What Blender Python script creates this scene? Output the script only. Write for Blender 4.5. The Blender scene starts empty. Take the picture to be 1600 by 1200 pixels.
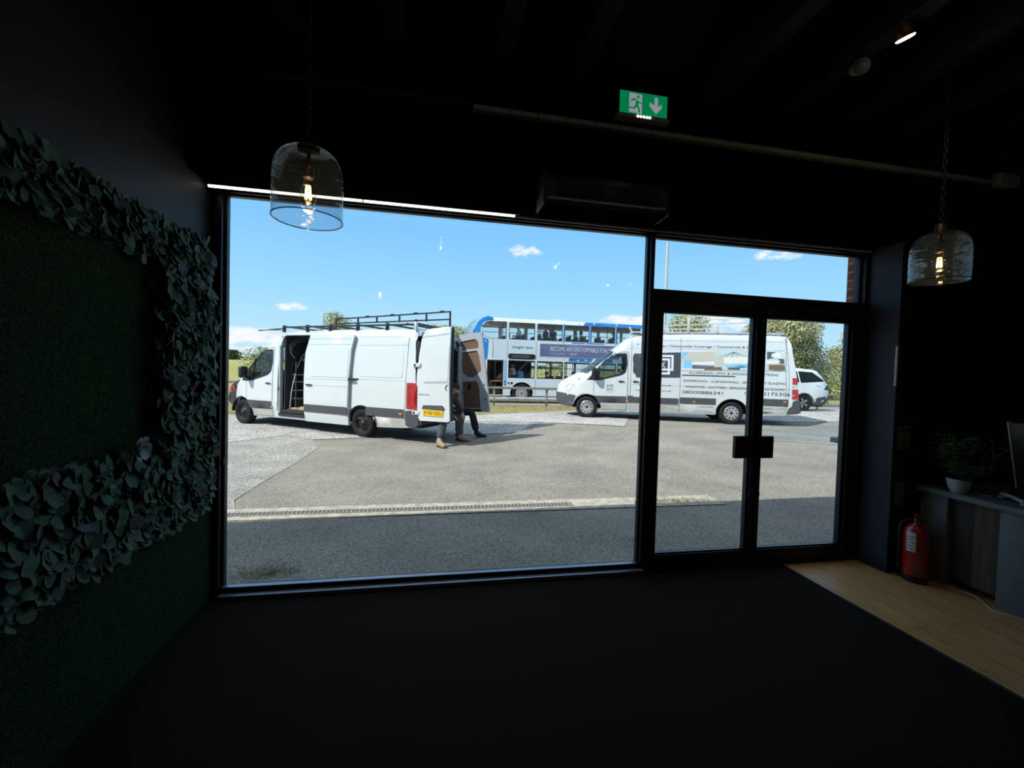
import bpy, bmesh, math, random
from mathutils import Vector, Matrix, geometry
from math import sin, cos, pi, radians as RAD
SC = bpy.context.scene
COL = SC.collection
random.seed(7)

# ------------------------------------------------------------------ camera
cam_d = bpy.data.cameras.new('camera'); cam = bpy.data.objects.new('camera', cam_d); COL.objects.link(cam)
cam_d.sensor_width = 36.0; cam_d.lens = 660.0 / 1600 * 36; cam_d.clip_start = 0.05; cam_d.clip_end = 600
yaw, pit, rol = RAD(10.65), RAD(-1.58), RAD(1.674)
_f = Vector((sin(yaw) * cos(pit), cos(yaw) * cos(pit), sin(pit)))
_r = Vector((cos(yaw), -sin(yaw), 0)); _u = _r.cross(_f)
_r2 = _r * cos(rol) + _u * sin(rol); _u2 = -_r * sin(rol) + _u * cos(rol)
M = Matrix((_r2, _u2, -_f)).transposed().to_4x4(); M.translation = Vector((0, -3.0, 1.5))
cam.matrix_world = M
SC.camera = cam
SC.view_settings.view_transform = 'Standard'; SC.view_settings.look = 'None'
SC.view_settings.gamma = 1; SC.view_settings.use_curve_mapping = False
SC.view_settings.exposure = 0.0

# ------------------------------------------------------------------ world
def s2l(c):
    return tuple(((v / 12.92) if v <= 0.04045 else ((v + 0.055) / 1.055) ** 2.4) for v in c)
def rgb(r, g, b): return s2l((r / 255, g / 255, b / 255))
W = bpy.data.worlds.new('sky'); SC.world = W; W.use_nodes = True
nt = W.node_tree; nt.nodes.clear()
def N(t, typ, **kw):
    n = t.nodes.new(typ)
    for k, v in kw.items(): setattr(n, k, v)
    return n
out = N(nt, 'ShaderNodeOutputWorld'); bg = N(nt, 'ShaderNodeBackground'); bg.inputs[1].default_value = 1.12
tc = N(nt, 'ShaderNodeTexCoord'); sep = N(nt, 'ShaderNodeSeparateXYZ'); nt.links.new(tc.outputs['Generated'], sep.inputs[0])
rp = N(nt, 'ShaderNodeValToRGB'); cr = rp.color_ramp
stops = [(0.0, rgb(205, 232, 242)), (0.07, rgb(186, 229, 250)), (0.17, rgb(158, 218, 254)), (0.30, rgb(132, 200, 252)), (0.45, rgb(122, 188, 246)), (0.60, rgb(168, 198, 224)), (1.0, rgb(198, 206, 212))]  # unseen overhead stops paled to warm and brighten the fill light
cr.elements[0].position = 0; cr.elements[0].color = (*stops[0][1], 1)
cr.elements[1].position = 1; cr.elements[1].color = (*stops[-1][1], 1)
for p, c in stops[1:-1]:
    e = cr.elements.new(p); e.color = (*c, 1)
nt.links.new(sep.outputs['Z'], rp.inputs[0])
# small clouds: direction, half-size (horizontal, vertical), strength
clouds = [((.197, .941, .275), .052, .017, .75), ((-.291, .949, .124), .040, .012, .9), ((.435, .892, .121), .085, .024, 1.15),
          ((.652, .718, .243), .06, .018, .8), ((-.375, .92, .052), .16, .034, 1.0), ((.285, .95, .118), .030, .013, 1.1),
          ((.60, .78, .115), .16, .03, .9), ((-.27, .955, .066), .05, .012, .7), ((.426, .88, .208), .016, .010, .45)]
nz = N(nt, 'ShaderNodeTexNoise'); nz.inputs['Scale'].default_value = 26; nz.inputs['Detail'].default_value = 7; nz.inputs['Roughness'].default_value = .62
mp = N(nt, 'ShaderNodeMapping'); mp.inputs['Scale'].default_value = (1, 1, 2.6)
nt.links.new(tc.outputs['Generated'], mp.inputs[0]); nt.links.new(mp.outputs[0], nz.inputs[0])
def mth(t, op, a, b=None, clamp=False):
    n = N(t, 'ShaderNodeMath', operation=op); n.use_clamp = clamp
    for i, v in enumerate((a, b)):
        if v is None: continue
        if isinstance(v, (int, float)): n.inputs[i].default_value = v
        else: t.links.new(v, n.inputs[i])
    return n.outputs[0]
acc = None
for d, sx, sz, st in clouds:
    dv = Vector(d).normalized(); hx = Vector((dv.y, -dv.x, 0)).normalized()
    sb = N(nt, 'ShaderNodeVectorMath', operation='SUBTRACT'); nt.links.new(tc.outputs['Generated'], sb.inputs[0]); sb.inputs[1].default_value = dv
    d1 = N(nt, 'ShaderNodeVectorMath', operation='DOT_PRODUCT'); nt.links.new(sb.outputs[0], d1.inputs[0]); d1.inputs[1].default_value = hx / sx
    d2 = N(nt, 'ShaderNodeVectorMath', operation='DOT_PRODUCT'); nt.links.new(sb.outputs[0], d2.inputs[0]); d2.inputs[1].default_value = (0, 0, 1 / sz)
    q = mth(nt, 'ADD', mth(nt, 'POWER', mth(nt, 'ABSOLUTE', d1.outputs['Value']), 2), mth(nt, 'POWER', mth(nt, 'ABSOLUTE', d2.outputs['Value']), 2))
    g = mth(nt, 'MULTIPLY', mth(nt, 'SUBTRACT', 1.0, q, True), st)
    acc = g if acc is None else mth(nt, 'MAXIMUM', acc, g)
cl = mth(nt, 'MULTIPLY', mth(nt, 'SUBTRACT', mth(nt, 'ADD', acc, mth(nt, 'MULTIPLY', nz.outputs['Fac'], 3.4)), 2.05), 1.6, True)
cl = mth(nt, 'MULTIPLY', cl, mth(nt, 'MULTIPLY', acc, 2.0, True))
mx = N(nt, 'ShaderNodeMix', data_type='RGBA'); nt.links.new(cl, mx.inputs[0]); nt.links.new(rp.outputs[0], mx.inputs[6]); mx.inputs[7].default_value = (.93, .95, .97, 1)
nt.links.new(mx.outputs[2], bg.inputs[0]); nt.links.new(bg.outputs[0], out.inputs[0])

# ------------------------------------------------------------------ sun (high, behind the building, from the left)
sd = bpy.data.lights.new('sun', 'SUN'); sd.energy = 5.2; sd.angle = RAD(.6); sd.color = (1, .95, .88)
sun = bpy.data.objects.new('sun', sd); COL.objects.link(sun)
sun.rotation_euler = Vector((.95, .335, -1)).to_track_quat('-Z', 'Y').to_euler(); sun.location = (-20, -10, 30)

# ------------------------------------------------------------------ materials
def mat(name, col, rough=.6, metal=0., spec=.5, noise=0., nscale=20., bump=0., bscale=60., emit=None, est=1., col2=None, coat=0.):
    m = bpy.data.materials.new(name); m.use_nodes = True; t = m.node_tree; b = t.nodes['Principled BSDF']
    b.inputs['Roughness'].default_value = rough; b.inputs['Metallic'].default_value = metal
    b.inputs['Specular IOR Level'].default_value = spec; b.inputs['Coat Weight'].default_value = coat
    b.inputs['Coat Roughness'].default_value = .08
    tcn = N(t, 'ShaderNodeTexCoord')
    n = N(t, 'ShaderNodeTexNoise'); n.inputs['Scale'].default_value = nscale; n.inputs['Detail'].default_value = 5
    t.links.new(tcn.outputs['Object'], n.inputs[0])
    r = N(t, 'ShaderNodeValToRGB'); r.color_ramp.elements[0].position = .3; r.color_ramp.elements[1].position = .7
    c2 = col2 if col2 else tuple(min(1, v * (1 + noise)) for v in col)
    c1 = col if col2 else tuple(v * (1 - noise) for v in col)
    r.color_ramp.elements[0].color = (*c1, 1); r.color_ramp.elements[1].color = (*c2, 1)
    t.links.new(n.outputs['Fac'], r.inputs[0]); t.links.new(r.outputs[0], b.inputs['Base Color'])
    if bump:
        n2 = N(t, 'ShaderNodeTexNoise'); n2.inputs['Scale'].default_value = bscale; n2.inputs['Detail'].default_value = 3
        t.links.new(tcn.outputs['Object'], n2.inputs[0])
        bp = N(t, 'ShaderNodeBump'); bp.inputs['Strength'].default_value = bump; bp.inputs['Distance'].default_value = .02
        t.links.new(n2.outputs['Fac'], bp.inputs['Height']); t.links.new(bp.outputs[0], b.inputs['Normal'])
    if emit:
        b.inputs['Emission Color'].default_value = (*emit, 1); b.inputs['Emission Strength'].default_value = est
    return m
def glass(name, tint=(1, 1, 1), base=.04, bump=0., rough=0., k=.9, dust=0.):
    m = bpy.data.materials.new(name); m.use_nodes = True; t = m.node_tree; t.nodes.clear()
    o = N(t, 'ShaderNodeOutputMaterial'); tr = N(t, 'ShaderNodeBsdfTransparent'); tr.inputs[0].default_value = (*tint, 1)
    gl = N(t, 'ShaderNodeBsdfGlossy'); gl.inputs['Roughness'].default_value = rough
    lw = N(t, 'ShaderNodeLayerWeight'); lw.inputs[0].default_value = .5
    f = mth(t, 'ADD', mth(t, 'MULTIPLY', mth(t, 'POWER', lw.outputs['Facing'], 5.0), k), base, True)
    ms = N(t, 'ShaderNodeMixShader'); t.links.new(f, ms.inputs[0]); t.links.new(tr.outputs[0], ms.inputs[1]); t.links.new(gl.outputs[0], ms.inputs[2])
    if bump:
        tcn = N(t, 'ShaderNodeTexCoord'); mpn = N(t, 'ShaderNodeMapping'); mpn.inputs['Scale'].default_value = (6, 6, 22)
        n2 = N(t, 'ShaderNodeTexNoise'); n2.inputs['Scale'].default_value = 1.6
        t.links.new(tcn.outputs['Object'], mpn.inputs[0]); t.links.new(mpn.outputs[0], n2.inputs[0])
        bp = N(t, 'ShaderNodeBump'); bp.inputs['Strength'].default_value = bump; bp.inputs['Distance'].default_value = .02
        t.links.new(n2.outputs['Fac'], bp.inputs['Height']); t.links.new(bp.outputs[0], gl.inputs['Normal']); t.links.new(bp.outputs[0], lw.inputs['Normal'])
    if dust:
        df = N(t, 'ShaderNodeBsdfDiffuse'); df.inputs[0].default_value = (.50, .66, .80, 1); m2 = N(t, 'ShaderNodeMixShader'); m2.inputs[0].default_value = dust
        t.links.new(ms.outputs[0], m2.inputs[1]); t.links.new(df.outputs[0], m2.inputs[2]); t.links.new(m2.outputs[0], o.inputs[0])
    else: t.links.new(ms.outputs[0], o.inputs[0])
    return m
def speckle(name, a, b, c, sc1, sc2, bump=.5, rough=.9):
    """granular ground: base a, pale stones b, dark grit c, large stains"""
    m = bpy.data.materials.new(name); m.use_nodes = True; t = m.node_tree; p = t.nodes['Principled BSDF']; p.inputs['Roughness'].default_value = rough
    p.inputs['Specular IOR Level'].default_value = .25
    tcn = N(t, 'ShaderNodeTexCoord')
    v = N(t, 'ShaderNodeTexVoronoi'); v.inputs['Scale'].default_value = sc1; t.links.new(tcn.outputs['Object'], v.inputs[0])
    sp = N(t, 'ShaderNodeSeparateColor'); t.links.new(v.outputs['Color'], sp.inputs[0])
    r = N(t, 'ShaderNodeValToRGB'); e = r.color_ramp.elements
    e[0].position = 0; e[0].color = (*c, 1); e[1].position = 1; e[1].color = (*b, 1)
    k = r.color_ramp.elements.new(.45); k.color = (*a, 1); k2 = r.color_ramp.elements.new(.8); k2.color = (*a, 1)
    t.links.new(sp.outputs[0], r.inputs[0])
    n = N(t, 'ShaderNodeTexNoise'); n.inputs['Scale'].default_value = sc2; n.inputs['Detail'].default_value = 6; t.links.new(tcn.outputs['Object'], n.inputs[0])
    r2 = N(t, 'ShaderNodeValToRGB'); r2.color_ramp.elements[0].position = .3; r2.color_ramp.elements[0].color = (.78, .78, .78, 1); r2.color_ramp.elements[1].position = .72; r2.color_ramp.elements[1].color = (1.12, 1.12, 1.1, 1)
    t.links.new(n.outputs['Fac'], r2.inputs[0])
    mm = N(t, 'ShaderNodeMix', data_type='RGBA', blend_type='MULTIPLY'); mm.inputs[0].default_value = 1
    t.links.new(r.outputs[0], mm.inputs[6]); t.links.new(r2.outputs[0], mm.inputs[7]); t.links.new(mm.outputs[2], p.inputs['Base Color'])
    bp = N(t, 'ShaderNodeBump'); bp.inputs['Strength'].default_value = bump; bp.inputs['Distance'].default_value = .02
    t.links.new(v.outputs['Distance'], bp.inputs['Height']); t.links.new(bp.outputs[0], p.inputs['Normal'])
    return m
def planks(name, c1, c2, width, along='Y', length=1.8, gap=(.02, .015, .01), rough=.45, grain=1.):
    m = bpy.data.materials.new(name); m.use_nodes = True; t = m.node_tree; p = t.nodes['Principled BSDF']; p.inputs['Roughness'].default_value = rough
    tcn = N(t, 'ShaderNodeTexCoord'); mpn = N(t, 'ShaderNodeMapping')
    if along == 'Y': mpn.inputs['Rotation'].default_value = (0, 0, pi / 2)
    if along == 'Z': mpn.inputs['Rotation'].default_value = (0, pi / 2, 0)
    t.links.new(tcn.outputs['Object'], mpn.inputs[0])
    b = N(t, 'ShaderNodeTexBrick'); b.inputs['Scale'].default_value = 1; b.inputs['Brick Width'].default_value = length; b.inputs['Row Height'].default_value = width
    b.inputs['Mortar Size'].default_value = .0018; b.inputs['Color1'].default_value = (*c1, 1); b.inputs['Color2'].default_value = (*c2, 1); b.inputs['Mortar'].default_value = (*gap, 1)
    t.links.new(mpn.outputs[0], b.inputs[0])
    mp2 = N(t, 'ShaderNodeMapping'); mp2.inputs['Scale'].default_value = (1.5, 22, 22); t.links.new(mpn.outputs[0], mp2.inputs[0])
    n = N(t, 'ShaderNodeTexNoise'); n.inputs['Scale'].default_value = 2.2; n.inputs['Detail'].default_value = 6; t.links.new(mp2.outputs[0], n.inputs[0])
    r2 = N(t, 'ShaderNodeValToRGB'); r2.color_ramp.elements[0].position = .28; r2.color_ramp.elements[0].color = (1 - .55 * grain,) * 3 + (1,); r2.color_ramp.elements[1].position = .62; r2.color_ramp.elements[1].color = (1.1, 1.1, 1.1, 1)
    t.links.new(n.outputs['Fac'], r2.inputs[0])
    mm = N(t, 'ShaderNodeMix', data_type='RGBA', blend_type='MULTIPLY'); mm.inputs[0].default_value = 1
    t.links.new(b.outputs[0], mm.inputs[6]); t.links.new(r2.outputs[0], mm.inputs[7]); t.links.new(mm.outputs[2], p.inputs['Base Color'])
    return m
def brickmat(name, c1, c2, mort):
    m = bpy.data.materials.new(name); m.use_nodes = True; t = m.node_tree; p = t.nodes['Principled BSDF']; p.inputs['Roughness'].default_value = .9
    tcn = N(t, 'ShaderNodeTexCoord'); sp = N(t, 'ShaderNodeSeparateXYZ'); t.links.new(tcn.outputs['Object'], sp.inputs[0])
    cb = N(t, 'ShaderNodeCombineXYZ'); t.links.new(mth(t, 'ADD', sp.outputs[0], sp.outputs[1]), cb.inputs[0]); t.links.new(sp.outputs[2], cb.inputs[1])
    b = N(t, 'ShaderNodeTexBrick'); b.inputs['Scale'].default_value = 1; b.inputs['Brick Width'].default_value = .225; b.inputs['Row Height'].default_value = .075
    b.inputs['Mortar Size'].default_value = .007; b.inputs['Color1'].default_value = (*c1, 1); b.inputs['Color2'].default_value = (*c2, 1); b.inputs['Mortar'].default_value = (*mort, 1)
    t.links.new(cb.outputs[0], b.inputs[0]); t.links.new(b.outputs[0], p.inputs['Base Color'])
    return m

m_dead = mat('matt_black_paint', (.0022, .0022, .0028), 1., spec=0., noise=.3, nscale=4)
m_ledge = mat('sky_sheen_sill_metal', (.34, .40, .52), .30, metal=.5, noise=.1)  # pale blue base colour paints in the sky's reflection along the sill
m_black = mat('black_paint', (.010, .011, .015), .6, spec=.3, noise=.3, nscale=4, bump=.1, bscale=120)
m_navy = mat('dark_navy_paint', (.022, .028, .042), .55, spec=.3, noise=.12, nscale=6, bump=.08, bscale=140)
m_ceil = mat('black_ceiling', (.008, .008, .010), .8, spec=.2, noise=.2, nscale=5)
m_joist = mat('dark_grey_joist', (.035, .034, .036), .7, spec=.3, noise=.25, nscale=9, bump=.1)
m_frame = mat('dark_aluminium', (.014, .017, .026), .42, spec=.35, noise=.1, nscale=30)
m_gasket = mat('black_rubber', (.012, .012, .014), .5, spec=.4, noise=.2)
m_winglass = glass('window_glass', (.985, .99, .99), .035)
m_carpet = mat('black_carpet', (.036, .023, .017), .95, spec=.1, nscale=240, noise=.6, bump=1.0, bscale=420)
m_wood = planks('oak_floor_boards', (.66, .40, .16), (.56, .34, .135), .18, 'Y', 1.9, (.08, .05, .03), .42, .5)
m_moss = mat('artificial_moss', (.024, .052, .016), .95, spec=.1, nscale=120, noise=.75, bump=1.0, bscale=190)
m_leaf = mat('ivy_leaf', (.032, .076, .046), .65, spec=.15, nscale=8, col2=(.074, .150, .092), bump=.2, bscale=40)
m_leafd = mat('ivy_leaf_dark', (.034, .030, .036), .6, spec=.3, nscale=8, col2=(.030, .045, .048))
m_tarmac = speckle('smooth_tarmac', (.42, .395, .345), (.68, .65, .58), (.17, .16, .14), 110, 1.1, .7)
m_coarse = speckle('coarse_grey_chippings', (.47, .465, .42), (.90, .89, .84), (.13, .13, .12), 75, 1.6, .7)
m_patch = speckle('bluish_tarmac_patch', (.26, .285, .27), (.44, .46, .44), (.14, .155, .15), 70, 1.1, .4)
m_gravel = speckle('pale_gravel', (.60, .59, .56), (.98, .98, .96), (.16, .16, .155), 42, 1.5, 1.0)
m_grass = speckle('dry_grass', rgb(158, 150, 104), rgb(196, 184, 136), rgb(104, 110, 62), 30, .9, .9)
m_field = speckle('field_grass', rgb(166, 160, 92), rgb(196, 186, 124), rgb(132, 138, 70), 5, .12, .4)
m_road = speckle('road_surface', (.33, .315, .29), (.45, .43, .40), (.2, .19, .18), 25, .6, .4)
m_conc = mat('pale_concrete', (.47, .44, .37), .9, spec=.2, noise=.3, nscale=11, bump=.4, bscale=90)
m_grate = mat('galvanised_grate', (.30, .27, .23), .6, metal=.3, noise=.3, nscale=30)
m_slot = mat('grimy_slot', (.07, .065, .055), .9, noise=.3)
m_brick = brickmat('red_brick', rgb(128, 62, 50), rgb(150, 76, 60), rgb(150, 140, 128))
m_sill = mat('grey_stone_sill', (.22, .26, .30), .6, noise=.1)
m_render = mat('building_render', (.12, .12, .12), .8)
m_white = mat('white_van_paint', (.66, .72, .725), .28, spec=.5, noise=.015, nscale=3, coat=.6)
m_whitein = mat('white_painted_steel', (.42, .45, .48), .4, spec=.5, noise=.06, nscale=7)
m_dirt = mat('dusty_white_sill', (.52, .51, .47), .6, noise=.12, nscale=5)
m_plast = mat('grey_plastic_trim', (.075, .080, .086), .6, spec=.4, noise=.12, nscale=12)
m_dplast = mat('black_plastic', (.018, .018, .020), .5, spec=.4, noise=.2)
m_rubber = mat('tyre_rubber', (.022, .021, .022), .85, spec=.2, noise=.3, nscale=20, bump=.3)
m_steel = mat('dark_steel_rim', (.050, .048, .052), .5, metal=.6, noise=.2)
m_silver = mat('silver_hubcap', (.62, .63, .66), .32, metal=.7, noise=.05)
m_carglass = glass('vehicle_glass', (.55, .62, .62), .06)
m_busglass = glass('bus_window_glass', (.92, .94, .94), .05)
m_dglass = glass('dark_door_glass', (.22, .26, .30), .05)
m_red = mat('red_lamp_lens', (.42, .012, .015), .2, spec=.6, noise=.25, nscale=10, coat=.5)
m_clear = mat('clear_lamp_lens', (.55, .55, .58), .15, spec=.7, noise=.2, nscale=14)
m_orange = mat('orange_marker', (.80, .22, .04), .3)
m_lining = mat('dark_grey_lining', (.022, .022, .025), .8, noise=.3)
m_ply = mat('plywood_lining', (.165, .095, .062), .75, nscale=5, noise=.18)
m_plyl = mat('pale_timber', (.50, .40, .25), .7, nscale=6, noise=.2)
m_yellow = mat('yellow_plate', (.85, .52, .012), .4, noise=.03)
m_ink = mat('black_lettering', (.030, .032, .036), .5, noise=.1)
m_gink = mat('grey_lettering', (.055, .070, .085), .5, noise=.1)
m_panelg = mat('slate_grey_vinyl', (.062, .068, .082), .4, noise=.08)
m_rack = mat('black_rack_steel', (.030, .032, .038), .45, metal=.3, noise=.2)
m_alu = mat('pale_rack_aluminium', (.66, .67, .66), .45, metal=.25, noise=.08)
m_seat = mat('dark_seat_fabric', (.030, .032, .040), .9, noise=.3)
m_buswhite = mat('white_bus_paint', (.70, .78, .82), .32, noise=.02, nscale=2, coat=.4)
m_blue = mat('blue_bus_paint', (.010, .20, .62), .3, noise=.08, nscale=4, coat=.4)
m_navytxt = mat('navy_lettering', (.020, .075, .24), .4)
m_pale = mat('white_lettering', (.72, .76, .82), .5)
m_ad = mat('violet_grey_poster', (.115, .130, .24), .5, nscale=1.3, col2=(.170, .175, .33))
m_busin = mat('bus_interior_panel', (.50, .40, .33), .8, noise=.1)
m_busfl = mat('bus_floor', (.10, .10, .11), .9)
m_bluefab = mat('pale_blue_seat', (.25, .42, .62), .8)
m_skin = mat('skin', (.50, .28, .19), .6, noise=.05)
m_hair = mat('dark_hair', (.018, .014, .012), .7, noise=.3)
m_ghair = mat('grey_hair', (.45, .43, .40), .8, noise=.2)
m_jeans = mat('grey_work_trousers', (.060, .065, .080), .9, nscale=22, noise=.4, bump=.5, bscale=25)
m_blk = mat('black_work_trousers', (.014, .014, .018), .9, nscale=22, noise=.4, bump=.5, bscale=25)
m_brown = mat('brown_jacket', (.060, .034, .028), .9, noise=.4, nscale=16)
m_boot = mat('tan_boot', (.36, .25, .16), .8, noise=.2, nscale=30)
m_sole = mat('boot_sole', (.06, .045, .035), .9)
m_navyfab = mat('navy_top', (.030, .045, .10), .9, noise=.2)
m_dkfab = mat('dark_top', (.035, .030, .032), .9, noise=.2)
m_wfab = mat('white_shirt', (.62, .64, .68), .8, noise=.05)
m_timber = mat('weathered_timber', (.30, .255, .20), .9, noise=.25, nscale=9)
m_tree = mat('tree_leaves', (.17, .19, .075), .7, spec=.2, nscale=1.2, col2=(.60, .60, .34))
m_treed = mat('dark_tree_leaves', (.075, .095, .045), .8, spec=.2, nscale=1.2, col2=(.17, .19, .09))
m_bark = mat('bark', (.10, .075, .05), .9, noise=.3)
m_lamp = mat('galvanised_lamp_post', (.48, .49, .46), .6, noise=.08)
m_carblk = mat('black_car_paint', (.018, .020, .024), .25, coat=.6)
m_extred = mat('red_extinguisher_paint', (.42, .012, .014), .25, spec=.6, coat=.5, noise=.05)
m_brass = mat('aged_brass', (.22, .12, .05), .4, metal=.8, noise=.2)
m_bronze = mat('dark_bronze', (.06, .04, .028), .45, metal=.6, noise=.2)
m_shade = glass('pendant_glass', (.80, .86, .90), .12, bump=.5, k=.8, dust=.028)
m_rim = glass('pendant_glass_rim', (.30, .38, .42), .10, k=.6)
m_bulb = glass('bulb_glass', (.98, .93, .85), .05)
m_fil = mat('glowing_filament', (1, .6, .2), emit=(1, .55, .16), est=14)
m_led = mat('led_diffuser', (.9, .9, .85), emit=(1, .93, .74), est=2.2)
m_dot = mat('led_point', (.9, .9, .85), emit=(1, .97, .84), est=9)
m_green = mat('exit_green', (.0, .22, .07), .4, emit=(.0, .30, .10), est=.55)
m_signw = mat('exit_symbol', (.6, .62, .62), .4, emit=(.55, .55, .62), est=.45)
m_grail = mat('grey_enamel', (.52, .52, .50), .5, noise=.1)
m_heater = mat('grey_heater_casing', (.07, .065, .062), .5, noise=.1)
m_pot = mat('white_ceramic', (.62, .66, .68), .35, noise=.03)
m_pleaf = mat('houseplant_leaf', (.075, .19, .075), .5, noise=.3)
m_desk = mat('grey_desk_frame', (.16, .18, .19), .55, noise=.08, nscale=14)
m_reclaim = planks('reclaimed_boards', rgb(112, 96, 80), rgb(72, 68, 66), .11, 'Z', 3., (.01, .01, .01), .7, .8)
m_cable = mat('white_cable', (.62, .58, .50), .5)
m_cream = mat('cream_plastic', (.15, .13, .10), .5, noise=.1)
m_paper = mat('white_paper', (.75, .76, .78), .6)
m_screen = mat('monitor_back', (.022, .022, .024), .4)
m_petal = mat('pale_petal', (.30, .34, .35), .6)
m_rpetal = mat('dark_red_petal', (.12, .01, .02), .6)

# ------------------------------------------------------------------ helpers
def tag(o, label=None, cat=None, group=None, kind=None):
    if label: o['label'] = label
    if cat: o['category'] = cat
    if group: o['group'] = group
    if kind: o['kind'] = kind
    return o
def empty(name, loc=(0, 0, 0), rz=0., label=None, cat=None, group=None, kind=None):
    o = bpy.data.objects.new(name, None); o.empty_display_size = .2; o.location = loc; o.rotation_euler = (0, 0, rz); COL.objects.link(o)
    return tag(o, label, cat, group, kind)
def copy_tree(o, parent=None):
    c = o.copy(); COL.objects.link(c); c.parent = parent
    for ch in [k for k in bpy.data.objects if k.parent == o]: copy_tree(ch, c)
    return c
class MB:
    def __init__(s): s.v = []; s.f = []; s.m = []; s.s = []; s.mats = []
    def mi(s, m):
        if m not in s.mats: s.mats.append(m)
        return s.mats.index(m)
    def add(s, vs, fs, m, smooth=False, T=None):
        k = len(s.v)
        if T is not None: vs = [T @ Vector(v) for v in vs]
        s.v += [tuple(v) for v in vs]; s.f += [tuple(i + k for i in f) for f in fs]
        i = s.mi(m); s.m += [i] * len(fs); s.s += [smooth] * len(fs)
        return s
    def box(s, a, b, m, T=None, bev=0.):
        x0, y0, z0 = [min(p, q) for p, q in zip(a, b)]; x1, y1, z1 = [max(p, q) for p, q in zip(a, b)]
        if bev > 0:
            bm = bmesh.new(); bmesh.ops.create_cube(bm, size=1)
            bmesh.ops.scale(bm, vec=(x1 - x0, y1 - y0, z1 - z0), verts=bm.verts)
            bmesh.ops.translate(bm, vec=((x0 + x1) / 2, (y0 + y1) / 2, (z0 + z1) / 2), verts=bm.verts)
            bmesh.ops.bevel(bm, geom=list(bm.edges), offset=min(bev, (x1 - x0) * .45, (y1 - y0) * .45, (z1 - z0) * .45), segments=2, affect='EDGES', profile=.5)
            bm.verts.index_update(); vs = [v.co.copy() for v in bm.verts]; fs = [[v.index for v in f.verts] for f in bm.faces]; bm.free()
            return s.add(vs, fs, m, True, T)
        vs = [(x0, y0, z0), (x1, y0, z0), (x1, y1, z0), (x0, y1, z0), (x0, y0, z1), (x1, y0, z1), (x1, y1, z1), (x0, y1, z1)]
        return s.add(vs, [(0, 3, 2, 1), (4, 5, 6, 7), (0, 1, 5, 4), (1, 2, 6, 5), (2, 3, 7, 6), (3, 0, 4, 7)], m, False, T)
    def lathe(s, prof, m, n=24, T=None, smooth=True, cap=False):
        vs = []; fs = []
        for r, z in prof:
            for i in range(n): a = 2 * pi * i / n; vs.append((r * cos(a), r * sin(a), z))
        for j in range(len(prof) - 1):
            for i in range(n): fs.append((j * n + i, j * n + (i + 1) % n, (j + 1) * n + (i + 1) % n, (j + 1) * n + i))
        if cap: fs.append(tuple(reversed(range(n)))); fs.append(tuple((len(prof) - 1) * n + i for i in range(n)))
        return s.add(vs, fs, m, smooth, T)
    def tube(s, pts, r, m, n=8, closed=False, T=None):
        pts = [Vector(p) for p in pts]; rs = r if isinstance(r, (list, tuple)) else [r] * len(pts)
        vs = []; fs = []; L = len(pts); up = None
        for i, p in enumerate(pts):
            a = pts[(i - 1) % L] if (i > 0 or closed) else p; b = pts[(i + 1) % L] if (i < L - 1 or closed) else p
            d = (b - a).normalized() if (b - a).length > 1e-9 else Vector((0, 0, 1))
            if up is None: up = d.cross(Vector((0, 0, 1)) if abs(d.z) < .9 else Vector((1, 0, 0))).normalized()
            up = (up - d * up.dot(d)).normalized(); w = d.cross(up)
            for k in range(n):
                an = 2 * pi * k / n; vs.append(p + (up * cos(an) + w * sin(an)) * rs[i])
        for i in range(L if closed else L - 1):
            for k in range(n): fs.append((i * n + k, i * n + (k + 1) % n, ((i + 1) % L) * n + (k + 1) % n, ((i + 1) % L) * n + k))
        if not closed: fs.append(tuple(reversed(range(n)))); fs.append(tuple((L - 1) * n + k for k in range(n)))
        return s.add(vs, fs, m, True, T)
    def bar(s, a, b, w, h, m):
        a = Vector(a); b = Vector(b); d = (b - a); L = d.length; d.normalize()
        up = Vector((0, 0, 1)) if abs(d.z) < .95 else Vector((0, 1, 0))
        x = d; y = up.cross(x).normalized(); z = x.cross(y)
        T = Matrix((x, y, z)).transposed().to_4x4(); T.translation = a
        return s.box((0, -w / 2, -h / 2), (L, w / 2, h / 2), m, T)
    def build(s, name, parent=None, label=None, cat=None, group=None, kind=None, loc=None):
        me = bpy.data.meshes.new(name); me.from_pydata(s.v, [], s.f)
        for m in s.mats: me.materials.append(m)
        me.polygons.foreach_set('material_index', s.m); me.polygons.foreach_set('use_smooth', s.s)
        me.update()
        o = bpy.data.objects.new(name, me); COL.objects.link(o)
        if loc is not None:
            me.transform(Matrix.Translation(-Vector(loc))); o.location = loc
        if parent: o.parent = parent
        return tag(o, label, cat, group, kind)
def inpoly(p, poly):
    x, y = p; c = False; n = len(poly); j = n - 1
    for i in range(n):
        xi, yi = poly[i]; xj, yj = poly[j]
        if (yi > y) != (yj > y) and x < (xj - xi) * (y - yi) / (yj - yi) + xi: c = not c
        j = i
    return c
def segd(p, a, b):
    ax, ay = a; bx, by = b; dx, dy = bx - ax, by - ay; L = dx * dx + dy * dy
    t = 0 if L == 0 else max(0, min(1, ((p[0] - ax) * dx + (p[1] - ay) * dy) / L))
    return math.hypot(p[0] - ax - t * dx, p[1] - ay - t * dy)
def rnd(poly, r, n=5):
    """round the corners of a polygon"""
    o = []; L = len(poly)
    for i in range(L):
        p = Vector(poly[i]); a = Vector(poly[i - 1]); b = Vector(poly[(i + 1) % L])
        rr = min(r, (a - p).length * .45, (b - p).length * .45)
        s_ = p + (a - p).normalized() * rr; e_ = p + (b - p).normalized() * rr
        for k in range(n + 1):
            t = k / n; o.append(tuple((1 - t) ** 2 * s_ + 2 * t * (1 - t) * p + t * t * e_))
    return o
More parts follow.
